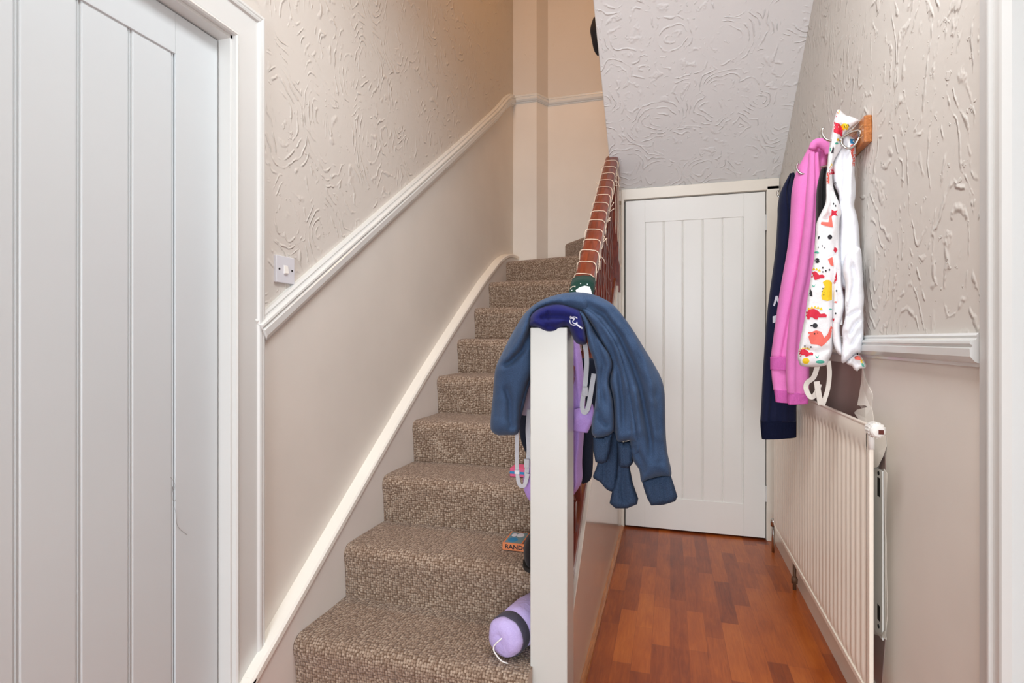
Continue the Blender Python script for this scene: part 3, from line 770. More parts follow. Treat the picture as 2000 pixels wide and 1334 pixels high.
# ------------------------------------------------------------------ blue sweatshirt over the newel post
ho = thing('sweatshirt', 'heather blue sweatshirt draped over the white newel post, sleeves and cuffs hanging down', 'sweatshirt', (-0.33, 1.58, 1.2))
puff('body', [(190, 872), (130, 880), (85, 880), (55, 860), (48, 830), (52, 760), (60, 680), (66, 600), (76, 525), (110, 450), (150, 370), (190, 300), (232, 240), (290, 190), (370, 155), (450, 138), (520, 137), (570, 170), (560, 235), (500, 232), (450, 216), (380, 204), (310, 222), (268, 262), (262, 330), (266, 420), (266, 540), (232, 640), (208, 730), (202, 800)],
     [(60, 700, 1.585), (150, 400, 1.58), (400, 180, 1.575), (540, 180, 1.57), (190, 850, 1.59)], 0.11, M_denim, ho, conv=c1, rx=26, step=3.6, noi=0.004,
     creases=[([(90, 530), (150, 498), (215, 440), (255, 350), (290, 270), (370, 228)], 6, -0.020), ([(120, 610), (150, 700), (150, 800), (165, 860)], 7, -0.014), ([(95, 560), (120, 500), (190, 400), (250, 290), (330, 200), (430, 170)], 9, 0.012), ([(420, 175), (448, 150)], 4, -0.008), ([(75, 700), (80, 800)], 6, -0.006)])
puff('back_fold', [(480, 170), (640, 205), (760, 400), (800, 640), (780, 860), (700, 880), (640, 720), (610, 560), (570, 420), (535, 300), (500, 240)], 1.60, 0.03, M_denim, ho, conv=c1, rx=8, step=6)
puff('inner_fold', [(262, 380), (200, 470), (180, 560), (165, 660), (170, 760), (190, 840), (215, 760), (240, 660), (268, 560), (270, 450)], 1.60, 0.03, M_denim, ho, conv=c1, rx=8)
puff('lower_hem', [(590, 900), (650, 860), (712, 880), (716, 1000), (710, 1080), (700, 1168), (665, 1170), (640, 1150), (620, 1125), (582, 1100), (595, 1060), (605, 1020), (592, 960)], 1.60, 0.03, M_denim_rib, ho, conv=c1, rx=9, creases=[([(640, 1000), (640, 1140)], 5, -0.006)])
puff('rear_cuff', [(705, 960), (770, 1000), (776, 1060), (790, 1130), (818, 1210), (812, 1240), (760, 1262), (700, 1262), (668, 1235), (682, 1170), (705, 1100), (708, 1020)], 1.595, 0.05, M_denim_rib, ho, conv=c1, rx=11, sharp=True, noi=0.002, creases=[([(745, 1010), (735, 1150), (750, 1240)], 6, -0.008)])
puff('sleeve', [(470, 158), (520, 137), (600, 153), (680, 195), (735, 255), (795, 340), (850, 430), (905, 520), (940, 590), (955, 660), (958, 740), (960, 850), (968, 960), (990, 1088), (930, 1096), (870, 1112), (835, 1124), (822, 1060), (790, 1010), (775, 940), (778, 860), (760, 780), (742, 640), (720, 540), (690, 440), (640, 350), (560, 262), (480, 212)],
     [(500, 170, 1.57), (800, 500, 1.565), (900, 1000, 1.56)], 0.10, M_denim, ho, conv=c1, rx=24, step=3.6, noi=0.004, seed=3,
     creases=[([(520, 182), (640, 250), (725, 370), (785, 500), (825, 620), (855, 760), (880, 900), (885, 1010)], 7, -0.020), ([(760, 330), (850, 500), (885, 640), (900, 760)], 9, 0.010), ([(640, 190), (740, 300), (800, 420), (840, 520)], 6, -0.009), ([(800, 620), (815, 760), (825, 900)], 7, 0.010), ([(930, 900), (935, 1040)], 8, -0.006), ([(790, 930), (830, 1000), (850, 1080)], 6, -0.010), ([(905, 640), (920, 780), (925, 880)], 7, -0.007)])
puff('cuff', [(837, 1122), (870, 1110), (930, 1094), (986, 1086), (1004, 1140), (1022, 1200), (1010, 1225), (950, 1243), (885, 1247), (865, 1210), (848, 1160)], 1.56, 0.062, M_denim_rib, ho, conv=c1, rx=12, sharp=True, noi=0.002, creases=[([(842, 1128), (900, 1112), (986, 1094)], 2.5, 0.007), ([(850, 1136), (905, 1121), (990, 1104)], 2.5, -0.008), ([(880, 1130), (910, 1235)], 4, -0.004), ([(940, 1115), (970, 1225)], 4, -0.004)])
puff('back_hem', [(520, 215), (600, 250), (680, 350), (730, 450), (775, 600), (810, 760), (838, 880), (846, 960), (815, 985), (790, 1000), (792, 930), (770, 908), (740, 914), (706, 906), (696, 830), (690, 700), (672, 600), (684, 520), (665, 460), (600, 340)],
     1.552, 0.075, M_denim, ho, conv=c1, rx=17, step=3.6, seed=5, creases=[([(600, 290), (680, 420), (720, 560), (735, 700), (745, 890)], 6, -0.016), ([(640, 320), (710, 450), (760, 620), (790, 800), (800, 940)], 6, 0.008), ([(760, 640), (775, 780), (775, 880)], 5, -0.008)])
puff('hem_band', [(706, 908), (742, 917), (776, 908), (796, 950), (790, 1025), (768, 1052), (720, 1048), (712, 1000)], 1.565, 0.05, M_denim_rib, ho, conv=c1, rx=10, sharp=True, noi=0.002, creases=[([(708, 912), (742, 920), (778, 912)], 2.5, 0.006), ([(708, 922), (742, 930), (778, 922)], 2.5, -0.007)])
puff('sleeve', [(452, 220), (500, 236), (530, 290), (546, 340), (560, 420), (588, 500), (600, 600), (592, 720), (578, 800), (576, 870), (600, 892), (640, 888), (682, 868), (692, 820), (684, 700), (664, 600), (682, 520), (668, 460), (625, 400), (590, 345), (560, 285), (520, 232)],
     1.54, 0.06, M_denim, ho, conv=c1, rx=15, step=3.4, seed=8, creases=[([(545, 270), (600, 400), (640, 520), (625, 640), (640, 740)], 6, -0.012), ([(600, 740), (620, 800), (660, 840)], 5, -0.008), ([(600, 640), (610, 720), (600, 800)], 5, 0.006)])
puff('cuff', [(583, 892), (632, 893), (683, 870), (672, 960), (655, 1020), (625, 1029), (595, 1020), (583, 960)], 1.545, 0.045, M_denim_rib, ho, conv=c1, rx=10, sharp=True, noi=0.002, creases=[([(585, 898), (635, 898), (683, 876)], 2.5, 0.006), ([(584, 908), (635, 908), (682, 886)], 2.5, -0.007)])
# dark blue garment with a crest on top of the post
rb = thing('school_jumper', 'dark royal blue garment with white crest lying over the post top under the sweatshirt', 'jumper', (-0.34, 1.58, 1.172))
rr = puff('folded_fabric', [(246, 290), (258, 250), (305, 212), (380, 190), (450, 200), (515, 225), (538, 280), (546, 330), (550, 400), (520, 408), (490, 395), (466, 345), (448, 318), (415, 330), (385, 345), (345, 348), (315, 338), (285, 324), (262, 318), (246, 312)], 1.575, 0.14, M_royal, rb, conv=c1, rx=14, step=3.0,
    creases=[([(300, 270), (350, 262), (420, 262), (500, 280)], 5, -0.008), ([(330, 310), (400, 320), (450, 290)], 5, -0.008), ([(345, 230), (350, 290)], 3, -0.005), ([(270, 285), (330, 325)], 4, 0.004)])
def arcp(cx, cy, r, a0, a1, wd, n=10, sq=1.0):
    o = [(cx+r*math.cos(a0+(a1-a0)*i/n), cy+sq*r*math.sin(a0+(a1-a0)*i/n)) for i in range(n+1)]
    return o+[(cx+(r-wd)*math.cos(a1-(a1-a0)*i/n), cy+sq*(r-wd)*math.sin(a1-(a1-a0)*i/n)) for i in range(n+1)]
decal([rr], [(P_pale, arcp(1121, 627, 9, 0.6, 3.4, 1.8)), (P_pale, arcp(1121, 627, 9, 3.6, 5.6, 1.8)), (P_pale, arcp(1123, 628, 5, 0.2, 4.2, 1.6)), (P_pale, [(1112, 620), (1114, 617), (1124, 622), (1122, 625)]), (P_pale, [(1126, 632), (1138, 640), (1137, 643), (1126, 636)])], rb, 'crest')
# green and white felt piece on the handrail
gf = thing('christmas_stocking', 'dark green and white felt item on the handrail behind the blue sweatshirt', 'decoration', (-0.338, 2.0, 1.3))
bm = bmesh.new()
for Y in (1.93, 2.07): pass
rings = []
for i in range(8):
    Y = 1.84+0.27*i/7; rings.append([bm.verts.new((XH+a*1.17, Y, zr(Y)+0.006+b*1.1)) for a, b in hp])
for r, q in zip(rings, rings[1:]):
    for j in range(len(hp)-1): bm.faces.new((r[j], r[j+1], q[j+1], q[j]))
g1 = link('green_felt', bm, M_green, gf, smooth=True); sm = g1.modifiers.new('s', 'SOLIDIFY'); sm.thickness = 0.003
decal([g1], [(M_felt, [(1124, 567), (1132, 561), (1142, 558), (1152, 560), (1158, 578), (1150, 590), (1132, 582)])], gf, 'white_felt', 0.014)
decal([g1], [(M_felt, ell(x, y, 1.0, 1.0, n=8)) for x, y in ((1113, 559), (1123, 560), (1134, 554), (1147, 555), (1117, 567))], gf, 'white_dot', 0.014)
# lilac rucksack hanging behind the post
RK = 0
rk = thing('rucksack', 'lilac child rucksack with pale grey straps hanging behind the white newel post', 'rucksack', (-0.33, 1.75, 0.7))
loft('bag', [(1046, 672), (1044, 720), (1044, 800), (1036, 880), (1024, 935), (1030, 965), (1042, 985)], [(1128, 655), (1136, 700), (1142, 770), (1140, 840), (1136, 900), (1136, 940), (1122, 965)],
     [1.72, 1.73, 1.73, 1.73, 1.73, 1.73, 1.73], [0.03, 0.10, 0.13, 0.14, 0.14, 0.12, 0.04], M_lilac, rk, folds=[(0.7, 0.75, 0.08, -0.02), (0.86, 0.9, 0.05, 0.01)], m=72)
loft('side_pocket', [(1118, 800), (1120, 815), (1118, 840)], [(1158, 790), (1160, 815), (1148, 845)], 1.66, [0.02, 0.04, 0.02], M_lilac, rk, n=16)
bp = loft('back_pad', [(1030, 690), (1018, 760), (1015, 810)], [(1052, 690), (1050, 760), (1048, 812)], 1.70, [0.02, 0.03, 0.02], flat('lilac_grey_pad', (176, 166, 184)), rk, n=14)
strap([(1030, 720, 1.66), (1014, 790, 1.66), (1010, 850, 1.66), (1010, 915, 1.66), (1014, 945, 1.655), (1024, 948, 1.65), (1031, 925, 1.65)], 8, M_strap, rk)
strap([(1034, 800, 1.67), (1031, 840, 1.67), (1033, 880, 1.665), (1029, 920, 1.66), (1030, 935, 1.66)], 9, M_strap, rk)
bm = bmesh.new(); c = PY(1010, 922, 1.655); box(bm, c-Vector((0.008, 0.003, 0.006)), c+Vector((0.008, 0.003, 0.006))); link('buckle', bm, M_plastic, rk, bevel=0.001)
bm = bmesh.new(); c = PY(1029, 905, 1.655); box(bm, c-Vector((0.009, 0.004, 0.014)), c+Vector((0.009, 0.004, 0.014))); link('buckle', bm, M_strap, rk, bevel=0.003)
strap([(1140, 660, 1.64), (1146, 700, 1.64), (1143, 750, 1.64), (1137, 790, 1.635), (1141, 806, 1.63), (1149, 795, 1.63), (1155, 760, 1.635), (1160, 730, 1.64)], 9, M_strap, rk)
bm = bmesh.new(); c = PY(1143, 765, 1.63); box(bm, c-Vector((0.009, 0.004, 0.014)), c+Vector((0.009, 0.004, 0.014))); link('buckle', bm, M_strap, rk, bevel=0.003)
# dark garment under it
dk = thing('dark_jacket', 'black jacket hanging behind the lilac rucksack against the balusters', 'jacket', (-0.33, 1.9, 0.75))
loft('jacket_body', [(1020, 700), (1014, 800), (1016, 850), (1028, 885), (1040, 900)], [(1170, 700), (1168, 800), (1160, 860), (1156, 930), (1140, 945)], [1.85, 1.85], [0.04, 0.06, 0.06, 0.05, 0.02], cloth('very_dark_navy', (18, 22, 34), (30, 36, 52)), dk, folds=[(0.5, 0.6, 0.1, -0.02)])
# ------------------------------------------------------------------ hooks and hanging clothes on the right wall
hk = thing('coat_hook_board', 'varnished pine board of metal coat hooks on the right textured wall', 'coat hooks', (XR-0.01, 2.2, 1.8))
bm = bmesh.new(); zc = 1.79; box(bm, (XR-0.022, 1.905, zc-0.042), (XR, 2.75, zc+0.042)); link('board', bm, M_pine, hk, bevel=0.005)
bm = bmesh.new()
for zz in (zc-0.016, zc+0.016): box(bm, (XR-0.0228, 1.915, zz-0.001), (XR-0.0215, 2.74, zz+0.001))
link('board_groove', bm, flat('pale_groove', (232, 190, 140)), hk)
for Yh in (1.945, 2.31, 2.70):
    bm = bmesh.new()
    tube(bm, cr([(XR-0.022, Yh, zc+0.01), (XR-0.05, Yh, zc+0.005), (XR-0.085, Yh, zc-0.015), (XR-0.115, Yh, zc-0.010), (XR-0.128, Yh, zc+0.012), (XR-0.124, Yh, zc+0.028)], 18), 0.0042, 10)
    tube(bm, cr([(XR-0.022, Yh, zc-0.01), (XR-0.035, Yh, zc-0.035), (XR-0.055, Yh, zc-0.045), (XR-0.072, Yh, zc-0.030), (XR-0.074, Yh, zc-0.012)], 14), 0.0042, 10)
    lathe(bm, [(0.012, 0), (0.012, 0.003), (0.004, 0.006)], Matrix.Translation((XR-0.022, Yh, zc)) @ Matrix.Rotation(-PI/2, 4, 'Y'), 14)
    link('hook', bm, M_chrome, hk, smooth=True)
# navy top
nv = thing('navy_top', 'navy sweatshirt with pale print, furthest of the clothes hanging along the right wall', 'sweatshirt', (0.5, 2.6, 1.3))
nb = loft('body', [(1542, 340), (1526, 372), (1520, 400), (1519, 430), (1514, 500), (1500, 600), (1492, 700), (1487, 790), (1485, 822)],
     [(1551, 338), (1560, 372), (1575, 400), (1590, 450), (1590, 500), (1578, 600), (1566, 700), (1556, 780), (1555, 822)], [2.66, 2.66, 2.65, 2.64, 2.62, 2.6, 2.58, 2.56, 2.56], [0.03, 0.08, 0.12, 0.12, 0.12, 0.10, 0.09, 0.08, 0.08], M_navy, nv,
     folds=[(-0.3, -0.5, 0.14, -0.02), (0.3, -0.1, 0.12, -0.015), (0.0, 0.4, 0.12, 0.01)], n=56, m=64)
loft('hem', [(1485, 820), (1486, 840), (1488, 857)], [(1555, 820), (1555, 838), (1555, 853)], 2.56, [0.078, 0.072, 0.066], M_navy_rib, nv, n=12)
decal([nb], [(P_pale, [(1510, 597), (1515, 578), (1519, 578), (1522, 590), (1521, 597), (1517, 586), (1513, 598)]), (P_pale, [(1509, 618), (1519, 615), (1518, 629), (1509, 631)])], nv, 'pale_print')
# pink sweatshirt
pk = thing('pink_sweatshirt', 'bright pink sweatshirt hanging on the hooks between navy and patterned clothes', 'sweatshirt', (0.5, 2.35, 1.35))
pb = loft('body', [(1592, 275), (1580, 288), (1568, 310), (1556, 335), (1548, 370), (1545, 420), (1540, 480), (1524, 570), (1514, 640), (1506, 698)],
     [(1600, 276), (1614, 282), (1618, 300), (1612, 335), (1604, 380), (1602, 430), (1597, 480), (1590, 560), (1575, 640), (1560, 700)], [2.36, 2.36, 2.36, 2.36, 2.36, 2.36, 2.35, 2.35, 2.34, 2.34], [0.03, 0.07, 0.09, 0.11, 0.12, 0.12, 0.12, 0.12, 0.1, 0.09], M_pink, pk,
     folds=[(0.0, -0.3, 0.16, -0.014), (0.35, 0.2, 0.1, -0.014), (-0.4, 0.0, 0.12, 0.008)], n=56, m=72)
loft('hem', [(1505, 697), (1505, 722)], [(1562, 697), (1562, 722)], 2.335, [0.088, 0.08], M_pink_rib, pk, n=10)
s1 = loft('sleeve', [(1580, 300), (1575, 380), (1570, 440), (1560, 520), (1545, 600), (1537, 680), (1536, 740), (1538, 768)], [(1598, 300), (1602, 360), (1602, 440), (1596, 540), (1586, 600), (1580, 680), (1580, 730), (1580, 770)],
     [2.30, 2.28, 2.28, 2.27, 2.27, 2.27, 2.26, 2.26], [0.04, 0.06, 0.07, 0.07, 0.07, 0.07, 0.065, 0.05], M_pink, pk, folds=[(0.2, -0.2, 0.2, -0.01)], n=50)
loft('cuff', [(1539, 766), (1539, 790)], [(1580, 768), (1578, 788)], 2.26, [0.05, 0.04], M_pink_rib, pk, n=10)
loft('sleeve', [(1506, 715), (1508, 740), (1511, 762)], [(1545, 715), (1546, 740), (1544, 765)], 2.33, [0.05, 0.05], M_pink, pk, n=12)
loft('cuff', [(1512, 760), (1515, 785)], [(1543, 763), (1541, 787)], 2.325, [0.05, 0.04], M_pink_rib, pk, n=10)
# hood edge
bm = bmesh.new(); tube(bm, [PY(x, y, 2.285) for x, y in cr([(1586, 292), (1592, 281), (1604, 280), (1616, 290), (1619, 302)], 16)], [0.012+0.006*math.sin(i/15*PI) for i in range(16)], 12); link('hood_edge', bm, M_pink, pk, smooth=True)
# black jacket between
bj = thing('black_jacket', 'black jacket showing between the pink sweatshirt and the patterned jacket', 'jacket', (0.52, 2.2, 1.4))
loft('body', [(1604, 330), (1596, 370), (1594, 430), (1592, 500), (1590, 580), (1588, 640)], [(1626, 330), (1636, 370), (1640, 430), (1640, 520), (1636, 580), (1630, 640)], [2.18, 2.17], [0.04, 0.07, 0.08, 0.08, 0.06, 0.03], M_black, bj, folds=[(-0.5, -0.4, 0.15, -0.015), (0.2, 0.2, 0.2, 0.01)])
# patterned jacket, nearest
jk = thing('patterned_jacket', 'white child jacket with red, yellow and coral dinosaur print hanging on the nearest hook', 'jacket', (0.52, 2.0, 1.5))
jl = puff('lining', [(775, 330), (800, 300), (860, 330), (882, 360), (880, 480), (872, 620), (880, 700), (880, 800), (868, 880), (890, 960), (905, 1050), (915, 1200), (925, 1334), (925, 1420), (920, 1500), (890, 1560), (780, 1560), (745, 1450), (745, 1200), (750, 950), (742, 800), (700, 700), (690, 560), (740, 450), (768, 400)], 1.985, 0.06, M_lining, jk, conv=c2, rx=11, step=3.2, seed=2,
    creases=[([(800, 360), (790, 500), (800, 640), (790, 800), (770, 900)], 4.5, -0.012), ([(840, 400), (850, 560), (840, 700), (850, 860)], 4, 0.008), ([(870, 620), (860, 720), (855, 850)], 3.5, -0.008)])
jb = puff('front', [(735, 100), (762, 112), (800, 146), (850, 160), (908, 190), (870, 235), (800, 290), (775, 335), (770, 400), (742, 450), (700, 530), (690, 640), (705, 760), (745, 860), (765, 940), (750, 1010), (750, 1200), (752, 1334), (735, 1480), (708, 1640), (702, 1800), (700, 1920), (690, 2070), (660, 2150), (640, 2182), (560, 2196), (440, 2190), (415, 2150), (408, 2110), (425, 2000), (445, 1900), (465, 1800), (500, 1560), (520, 1440), (538, 1334), (545, 1240), (552, 1150), (562, 1030), (592, 955), (635, 860), (640, 740), (640, 640), (650, 560), (656, 480), (668, 390), (690, 260), (706, 180)],
    1.96, 0.06, M_jack, jk, conv=c2, rx=12, step=3.4, seed=4, noi=0.003,
    creases=[([(760, 200), (770, 300), (740, 400), (690, 500)], 4, -0.010), ([(660, 640), (680, 760), (690, 860), (660, 960), (640, 1010)], 5, -0.012), ([(600, 1000), (640, 980), (700, 950)], 4, -0.008), ([(720, 1080), (722, 1300), (700, 1500), (680, 1700)], 4, -0.006), ([(450, 2040), (560, 2080), (680, 2040)], 5, -0.006), ([(700, 560), (730, 700), (740, 800)], 4, 0.006)])
jf = puff('facing', [(600, 0), (640, 0), (660, 60), (665, 200), (682, 330), (668, 430), (650, 500), (660, 600), (672, 700), (640, 690), (612, 640), (598, 560), (600, 430), (604, 300), (600, 150)], 1.945, 0.035, M_jack, jk, conv=c3, rx=6, step=3, creases=[([(632, 60), (640, 250), (650, 350)], 2.5, -0.006)])
js = puff('sleeve', [(690, 0), (740, -60), (790, -60), (805, 0), (810, 100), (815, 200), (822, 300), (816, 380), (818, 450), (815, 600), (798, 680), (760, 690), (700, 742), (665, 752), (662, 680), (672, 600), (668, 520), (690, 420), (686, 330), (690, 200), (672, 100)], 1.925, 0.06, M_lining, jk, conv=c3, rx=13, step=3.2, seed=6,
    creases=[([(730, 40), (760, 160), (735, 300), (700, 400)], 4.5, -0.011), ([(790, 380), (740, 400), (700, 440)], 3.5, -0.009), ([(800, 440), (750, 490), (720, 560)], 3.5, -0.009), ([(800, 520), (760, 580), (730, 640)], 3.5, -0.008), ([(700, 300), (710, 380)], 4, 0.006), ([(690, 520), (700, 620), (690, 700)], 4, -0.006)])
je = puff('cuff', [(700, 742), (760, 692), (795, 700), (815, 730), (836, 770), (825, 792), (790, 795), (775, 812), (750, 800), (735, 775), (705, 765)], 1.925, 0.035, M_jack, jk, conv=c3, rx=6, step=2.6, creases=[([(740, 730), (790, 770)], 3, -0.006)])
K = []
def stego(cx, cy, s, f=1):
    for i in range(5): K.append((P_yel, [(cx+(-14+6*i)*s*f, cy-(5+5*math.sin((i+0.5)/5*PI))*s), (cx+(-10+6*i)*s*f, cy-(11+4*math.sin((i+0.5)/5*PI))*s), (cx+(-7+6*i)*s*f, cy-(5+5*math.sin((i+0.5)/5*PI))*s)]))
    K.append((P_red, [(cx+a*s*f, cy+b*s) for a, b in ((-19, 4), (-16, -3), (-8, -8), (0, -9), (8, -5), (13, 1), (20, 0), (25, 3), (24, 8), (16, 8), (8, 8), (7, 12), (3, 12), (2, 8), (-8, 8), (-9, 12), (-13, 12), (-14, 7))]))
stego(1590, 612, 1.0)
stego(1588, 536, 0.9)
stego(1571, 688, 0.7)
K += [(P_yel, [(1607, 551), (1613, 547), (1620, 547), (1625, 552), (1625, 586), (1616, 588), (1606, 585), (1604, 578), (1607, 566), (1611, 560)]),
      (P_blk, [(1606, 562), (1612, 564), (1612, 566), (1606, 564)]), (P_blk, [(1605, 568), (1611, 570), (1611, 572), (1605, 570)]), (P_blk, [(1605, 574), (1610, 575), (1610, 577), (1605, 576)]),
      (P_cor, [(1582, 668), (1579, 658), (1584, 649), (1594, 645), (1604, 648), (1610, 660), (1617, 652), (1623, 636), (1626, 640), (1622, 660), (1612, 671), (1605, 677), (1596, 673), (1584, 672)]),
      (P_blk, ell(1591, 652, 1.7, 1.7)), (P_blk, ell(1598, 651, 1.7, 1.7)), (P_blk, ell(1594, 656, 1.6, 1.4)),
      (P_blk, ell(1585, 636, 2.2, 1.8)), (P_blk, arcp(1592, 636, 5, 0, 5.8, 1.1, 14)), (P_teal, ell(1602, 707, 9, 3.2)), (P_yel, ell(1574, 705, 7, 6)), (P_cor, ell(1582, 650, 4, 2)),
      (P_teal, [(1592, 694), (1597, 697), (1600, 692), (1598, 699), (1594, 699)]), (P_teal, [(1586, 556), (1590, 559), (1593, 554), (1591, 560), (1587, 560)]), (P_blk, [(1580, 578), (1582, 563), (1586, 570), (1587, 579)]),
      (P_blk, ell(1607, 523, 1.6, 2)), (P_blk, ell(1613, 529, 1.6, 2)), (P_blk, ell(1620, 527, 1.6, 2)), (P_blk, ell(1607, 531, 1.3, 1.5)),
      (P_blk, ell(1572, 676, 1.3, 1.8)), (P_blk, ell(1578, 681, 1.3, 1.8)), (P_blk, ell(1584, 678, 1.3, 1.8)), (P_blk, arcp(1596, 509, 5, 0, 5.6, 1.1, 14)), (P_teal, ell(1595, 493, 4.5, 2)),
      (P_blk, ell(1599, 464, 1.5, 3.5, 0.3)), (P_blk, arcp(1621, 463, 4.5, 0, 5.8, 1, 14)), (P_blk, ell(1598, 483, 1, 1.6)), (P_blk, ell(1606, 480, 1, 1.6)), (P_blk, ell(1611, 484, 1, 1.6)),
      (P_cor, [(1604, 433), (1618, 434), (1620, 422), (1624, 420), (1627, 444), (1612, 441), (1603, 438)]), (P_cor, [(1617, 506), (1626, 502), (1628, 520), (1622, 518)]),
      (P_red, [(1624, 409), (1629, 412), (1636, 411), (1633, 416), (1636, 422), (1628, 420), (1622, 424), (1624, 416)]), (P_blk, ell(1628, 398, 1.5, 2)), (P_blk, ell(1632, 402, 1.5, 2)),
      (P_red, [(1629, 238), (1640, 242), (1646, 252), (1645, 268), (1638, 262), (1628, 258)]), (P_red, [(1629, 228), (1638, 216), (1636, 224), (1630, 234)]), (P_yel, ell(1638, 219, 2.2, 4, 0.4)), (P_yel, ell(1650, 248, 8, 7)),
      (P_blk, [(1647, 244), (1649, 243), (1651, 249), (1650, 250)]), (P_blk, [(1651, 243), (1653, 242), (1655, 248), (1654, 249)]), (P_blk, [(1655, 242), (1657, 242), (1659, 247), (1658, 248)]),
      (P_yel, ell(1637, 273, 2.5, 2.5)), (P_teal, ell(1634, 280, 3.5, 2)), (P_blk, [(1623, 300), (1627, 285), (1629, 290), (1628, 300)]), (P_teal, [(1618, 290), (1623, 288), (1623, 296), (1618, 297)]),
      (P_red, [(1620, 327), (1626, 324), (1630, 340), (1620, 341)]), (P_yel, [(1621, 322), (1625, 319), (1627, 325), (1621, 328)]), (P_cor, [(1615, 338), (1620, 336), (1620, 358), (1614, 360)]), (P_blk, ell(1631, 358, 2.2, 2.5)), (P_cor, [(1628, 378), (1636, 378), (1633, 382)]),
      (P_cor, [(1661, 283), (1669, 281), (1668, 302), (1674, 300), (1674, 325), (1664, 325), (1666, 312), (1662, 300)]), (P_blue, [(1660, 271), (1669, 272), (1669, 281), (1661, 280)]),
      (P_red, [(1628, 553), (1634, 530), (1635, 545), (1630, 555)]), (P_blk, ell(1634, 568, 1.6, 2)), (P_cor, ell(1632, 590, 3, 1.6)), (P_teal, ell(1622, 604, 3, 1.4)), (P_blk, ell(1632, 612, 1.6, 2)), (P_red, [(1625, 622), (1630, 622), (1628, 630)]),
      (P_red, [(1630, 482), (1637, 487), (1632, 494), (1628, 490)]),
      (P_blk, [(1668, 690), (1679, 689), (1679, 696), (1669, 698)]), (P_cor, [(1667, 696), (1680, 694), (1682, 704), (1670, 702)]), (P_yel, [(1680, 699), (1686, 704), (1686, 710), (1681, 708)]), (P_teal, [(1682, 710), (1689, 708), (1689, 717), (1684, 716)])]
decal([jb, jl, jf, js, je], K, jk)
strap([(1600, 700, 1.97), (1590, 735, 1.97), (1576, 748, 1.97), (1575, 762, 1.965), (1584, 776, 1.96), (1594, 768, 1.955), (1600, 750, 1.955)], 8, M_cstrap, jk, 'tie_strap')
strap([(1595, 745, 1.95), (1598, 765, 1.95), (1603, 790, 1.95)], 9, M_cstrap, jk, 'tie_strap')
strap([(1618, 705, 1.96), (1620, 730, 1.96), (1617, 758, 1.96), (1610, 782, 1.955), (1606, 792, 1.955)], 7, M_cstrap, jk, 'tie_strap')
bm = bmesh.new(); box(bm, PY(1641, 626, 1.95)-Vector((0.006, 0.001, 0.014)), PY(1641, 626, 1.95)+Vector((0.006, 0.001, 0.014))); link('care_label', bm, M_white, jk)
# ------------------------------------------------------------------ lights wound on the handrail
fl = thing('string_lights', 'cream cable of string lights wound around the mahogany handrail', 'string lights', (-0.338, 2.7, 1.9))
path = []; turns = 15; N = turns*20
for i in range(N+1):
    t = i/N; Y = 2.02+1.15*t; a = 2*PI*turns*t
    wob = 0.016*math.sin(t*37)+0.012*math.sin(t*91)
    # rounded-rectangle route around the rail section
    cx, sz = math.cos(a), math.sin(a)
    X = XH+0.0425*math.copysign(abs(cx)**0.5, cx); Z = zr(Y)-0.029+0.036*math.copysign(abs(sz)**0.5, sz)
    path.append((X, Y+wob*cx*0.6+0.012*sz, Z+0.012*0.7*sz))
bm = bmesh.new(); tube(bm, path, 0.0019, 6); link('cable', bm, M_wire, fl, smooth=True)
random.seed(3)
for i in range(22):
    t = (i+0.5)/22; Y = 2.05+1.08*t; side = random.choice((-1, 1, 1))
    p0 = Vector((XH+side*0.043, Y, zr(Y)-0.02+random.uniform(-0.03, 0.015)))
    p1 = p0+Vector((side*random.uniform(0.0, 0.02), random.uniform(-0.02, 0.02), random.uniform(-0.05, 0.025)))
    bm = bmesh.new(); tube(bm, [p0, (p0+p1)/2+Vector((0.002, 0, 0.003)), p1], [0.0016, 0.0016, 0.0028], 6); link('bulb_lead', bm, M_wire, fl, smooth=True)
for i in range(3):
    Y = 2.92+0.1*i; q = cr([(XH+0.04, Y, zr(Y)-0.05), (XH+0.047, Y-0.02, zr(Y)-0.14), (XH+0.043, Y+0.015, zr(Y)-0.22-0.05*i), (XH+0.05, Y-0.02, zr(Y)-0.30-0.1*i)], 14)
    bm = bmesh.new(); tube(bm, q, 0.0016, 6); link('hanging_lead', bm, M_wire, fl, smooth=True)
# ------------------------------------------------------------------ things left on the stairs
zt1 = Z1+R_
bk2 = thing('book', 'small book with orange spine lying on the second step beside the newel post', 'book', (-0.5, 1.93, zt1))
bx0, bx1, by0, by1, bh = -0.580, -0.445, 1.866, 1.985, 0.026
zb = zt1+0.003
bm = bmesh.new(); box(bm, (bx0, by0, zb), (bx1, by1, zb+bh)); link('cover', bm, P_orange, bk2, bevel=0.0015)
bm = bmesh.new(); box(bm, (bx0+0.006, by0+0.006, zb+bh), (bx0+0.068, by1-0.006, zb+bh+0.0006)); link('cover_picture', bm, P_cover, bk2)
bm = bmesh.new(); box(bm, (bx0+0.094, by0+0.006, zb+bh), (bx1-0.004, by1-0.006, zb+bh+0.0006)); link('cover_picture', bm, P_cover, bk2)
for (cx, cy, rx, ry, mt) in ((0.030, 0.035, 0.018, 0.022, P_blue), (0.045, 0.085, 0.014, 0.02, P_pale), (0.022, 0.082, 0.010, 0.016, P_pale), (0.11, 0.06, 0.01, 0.03, P_pale)):
    bm = bmesh.new(); prism(bm, ell(bx0+cx, by0+cy, rx, ry), 'z', zb+bh+0.0006, zb+bh+0.001); link('cover_shape', bm, mt, bk2)
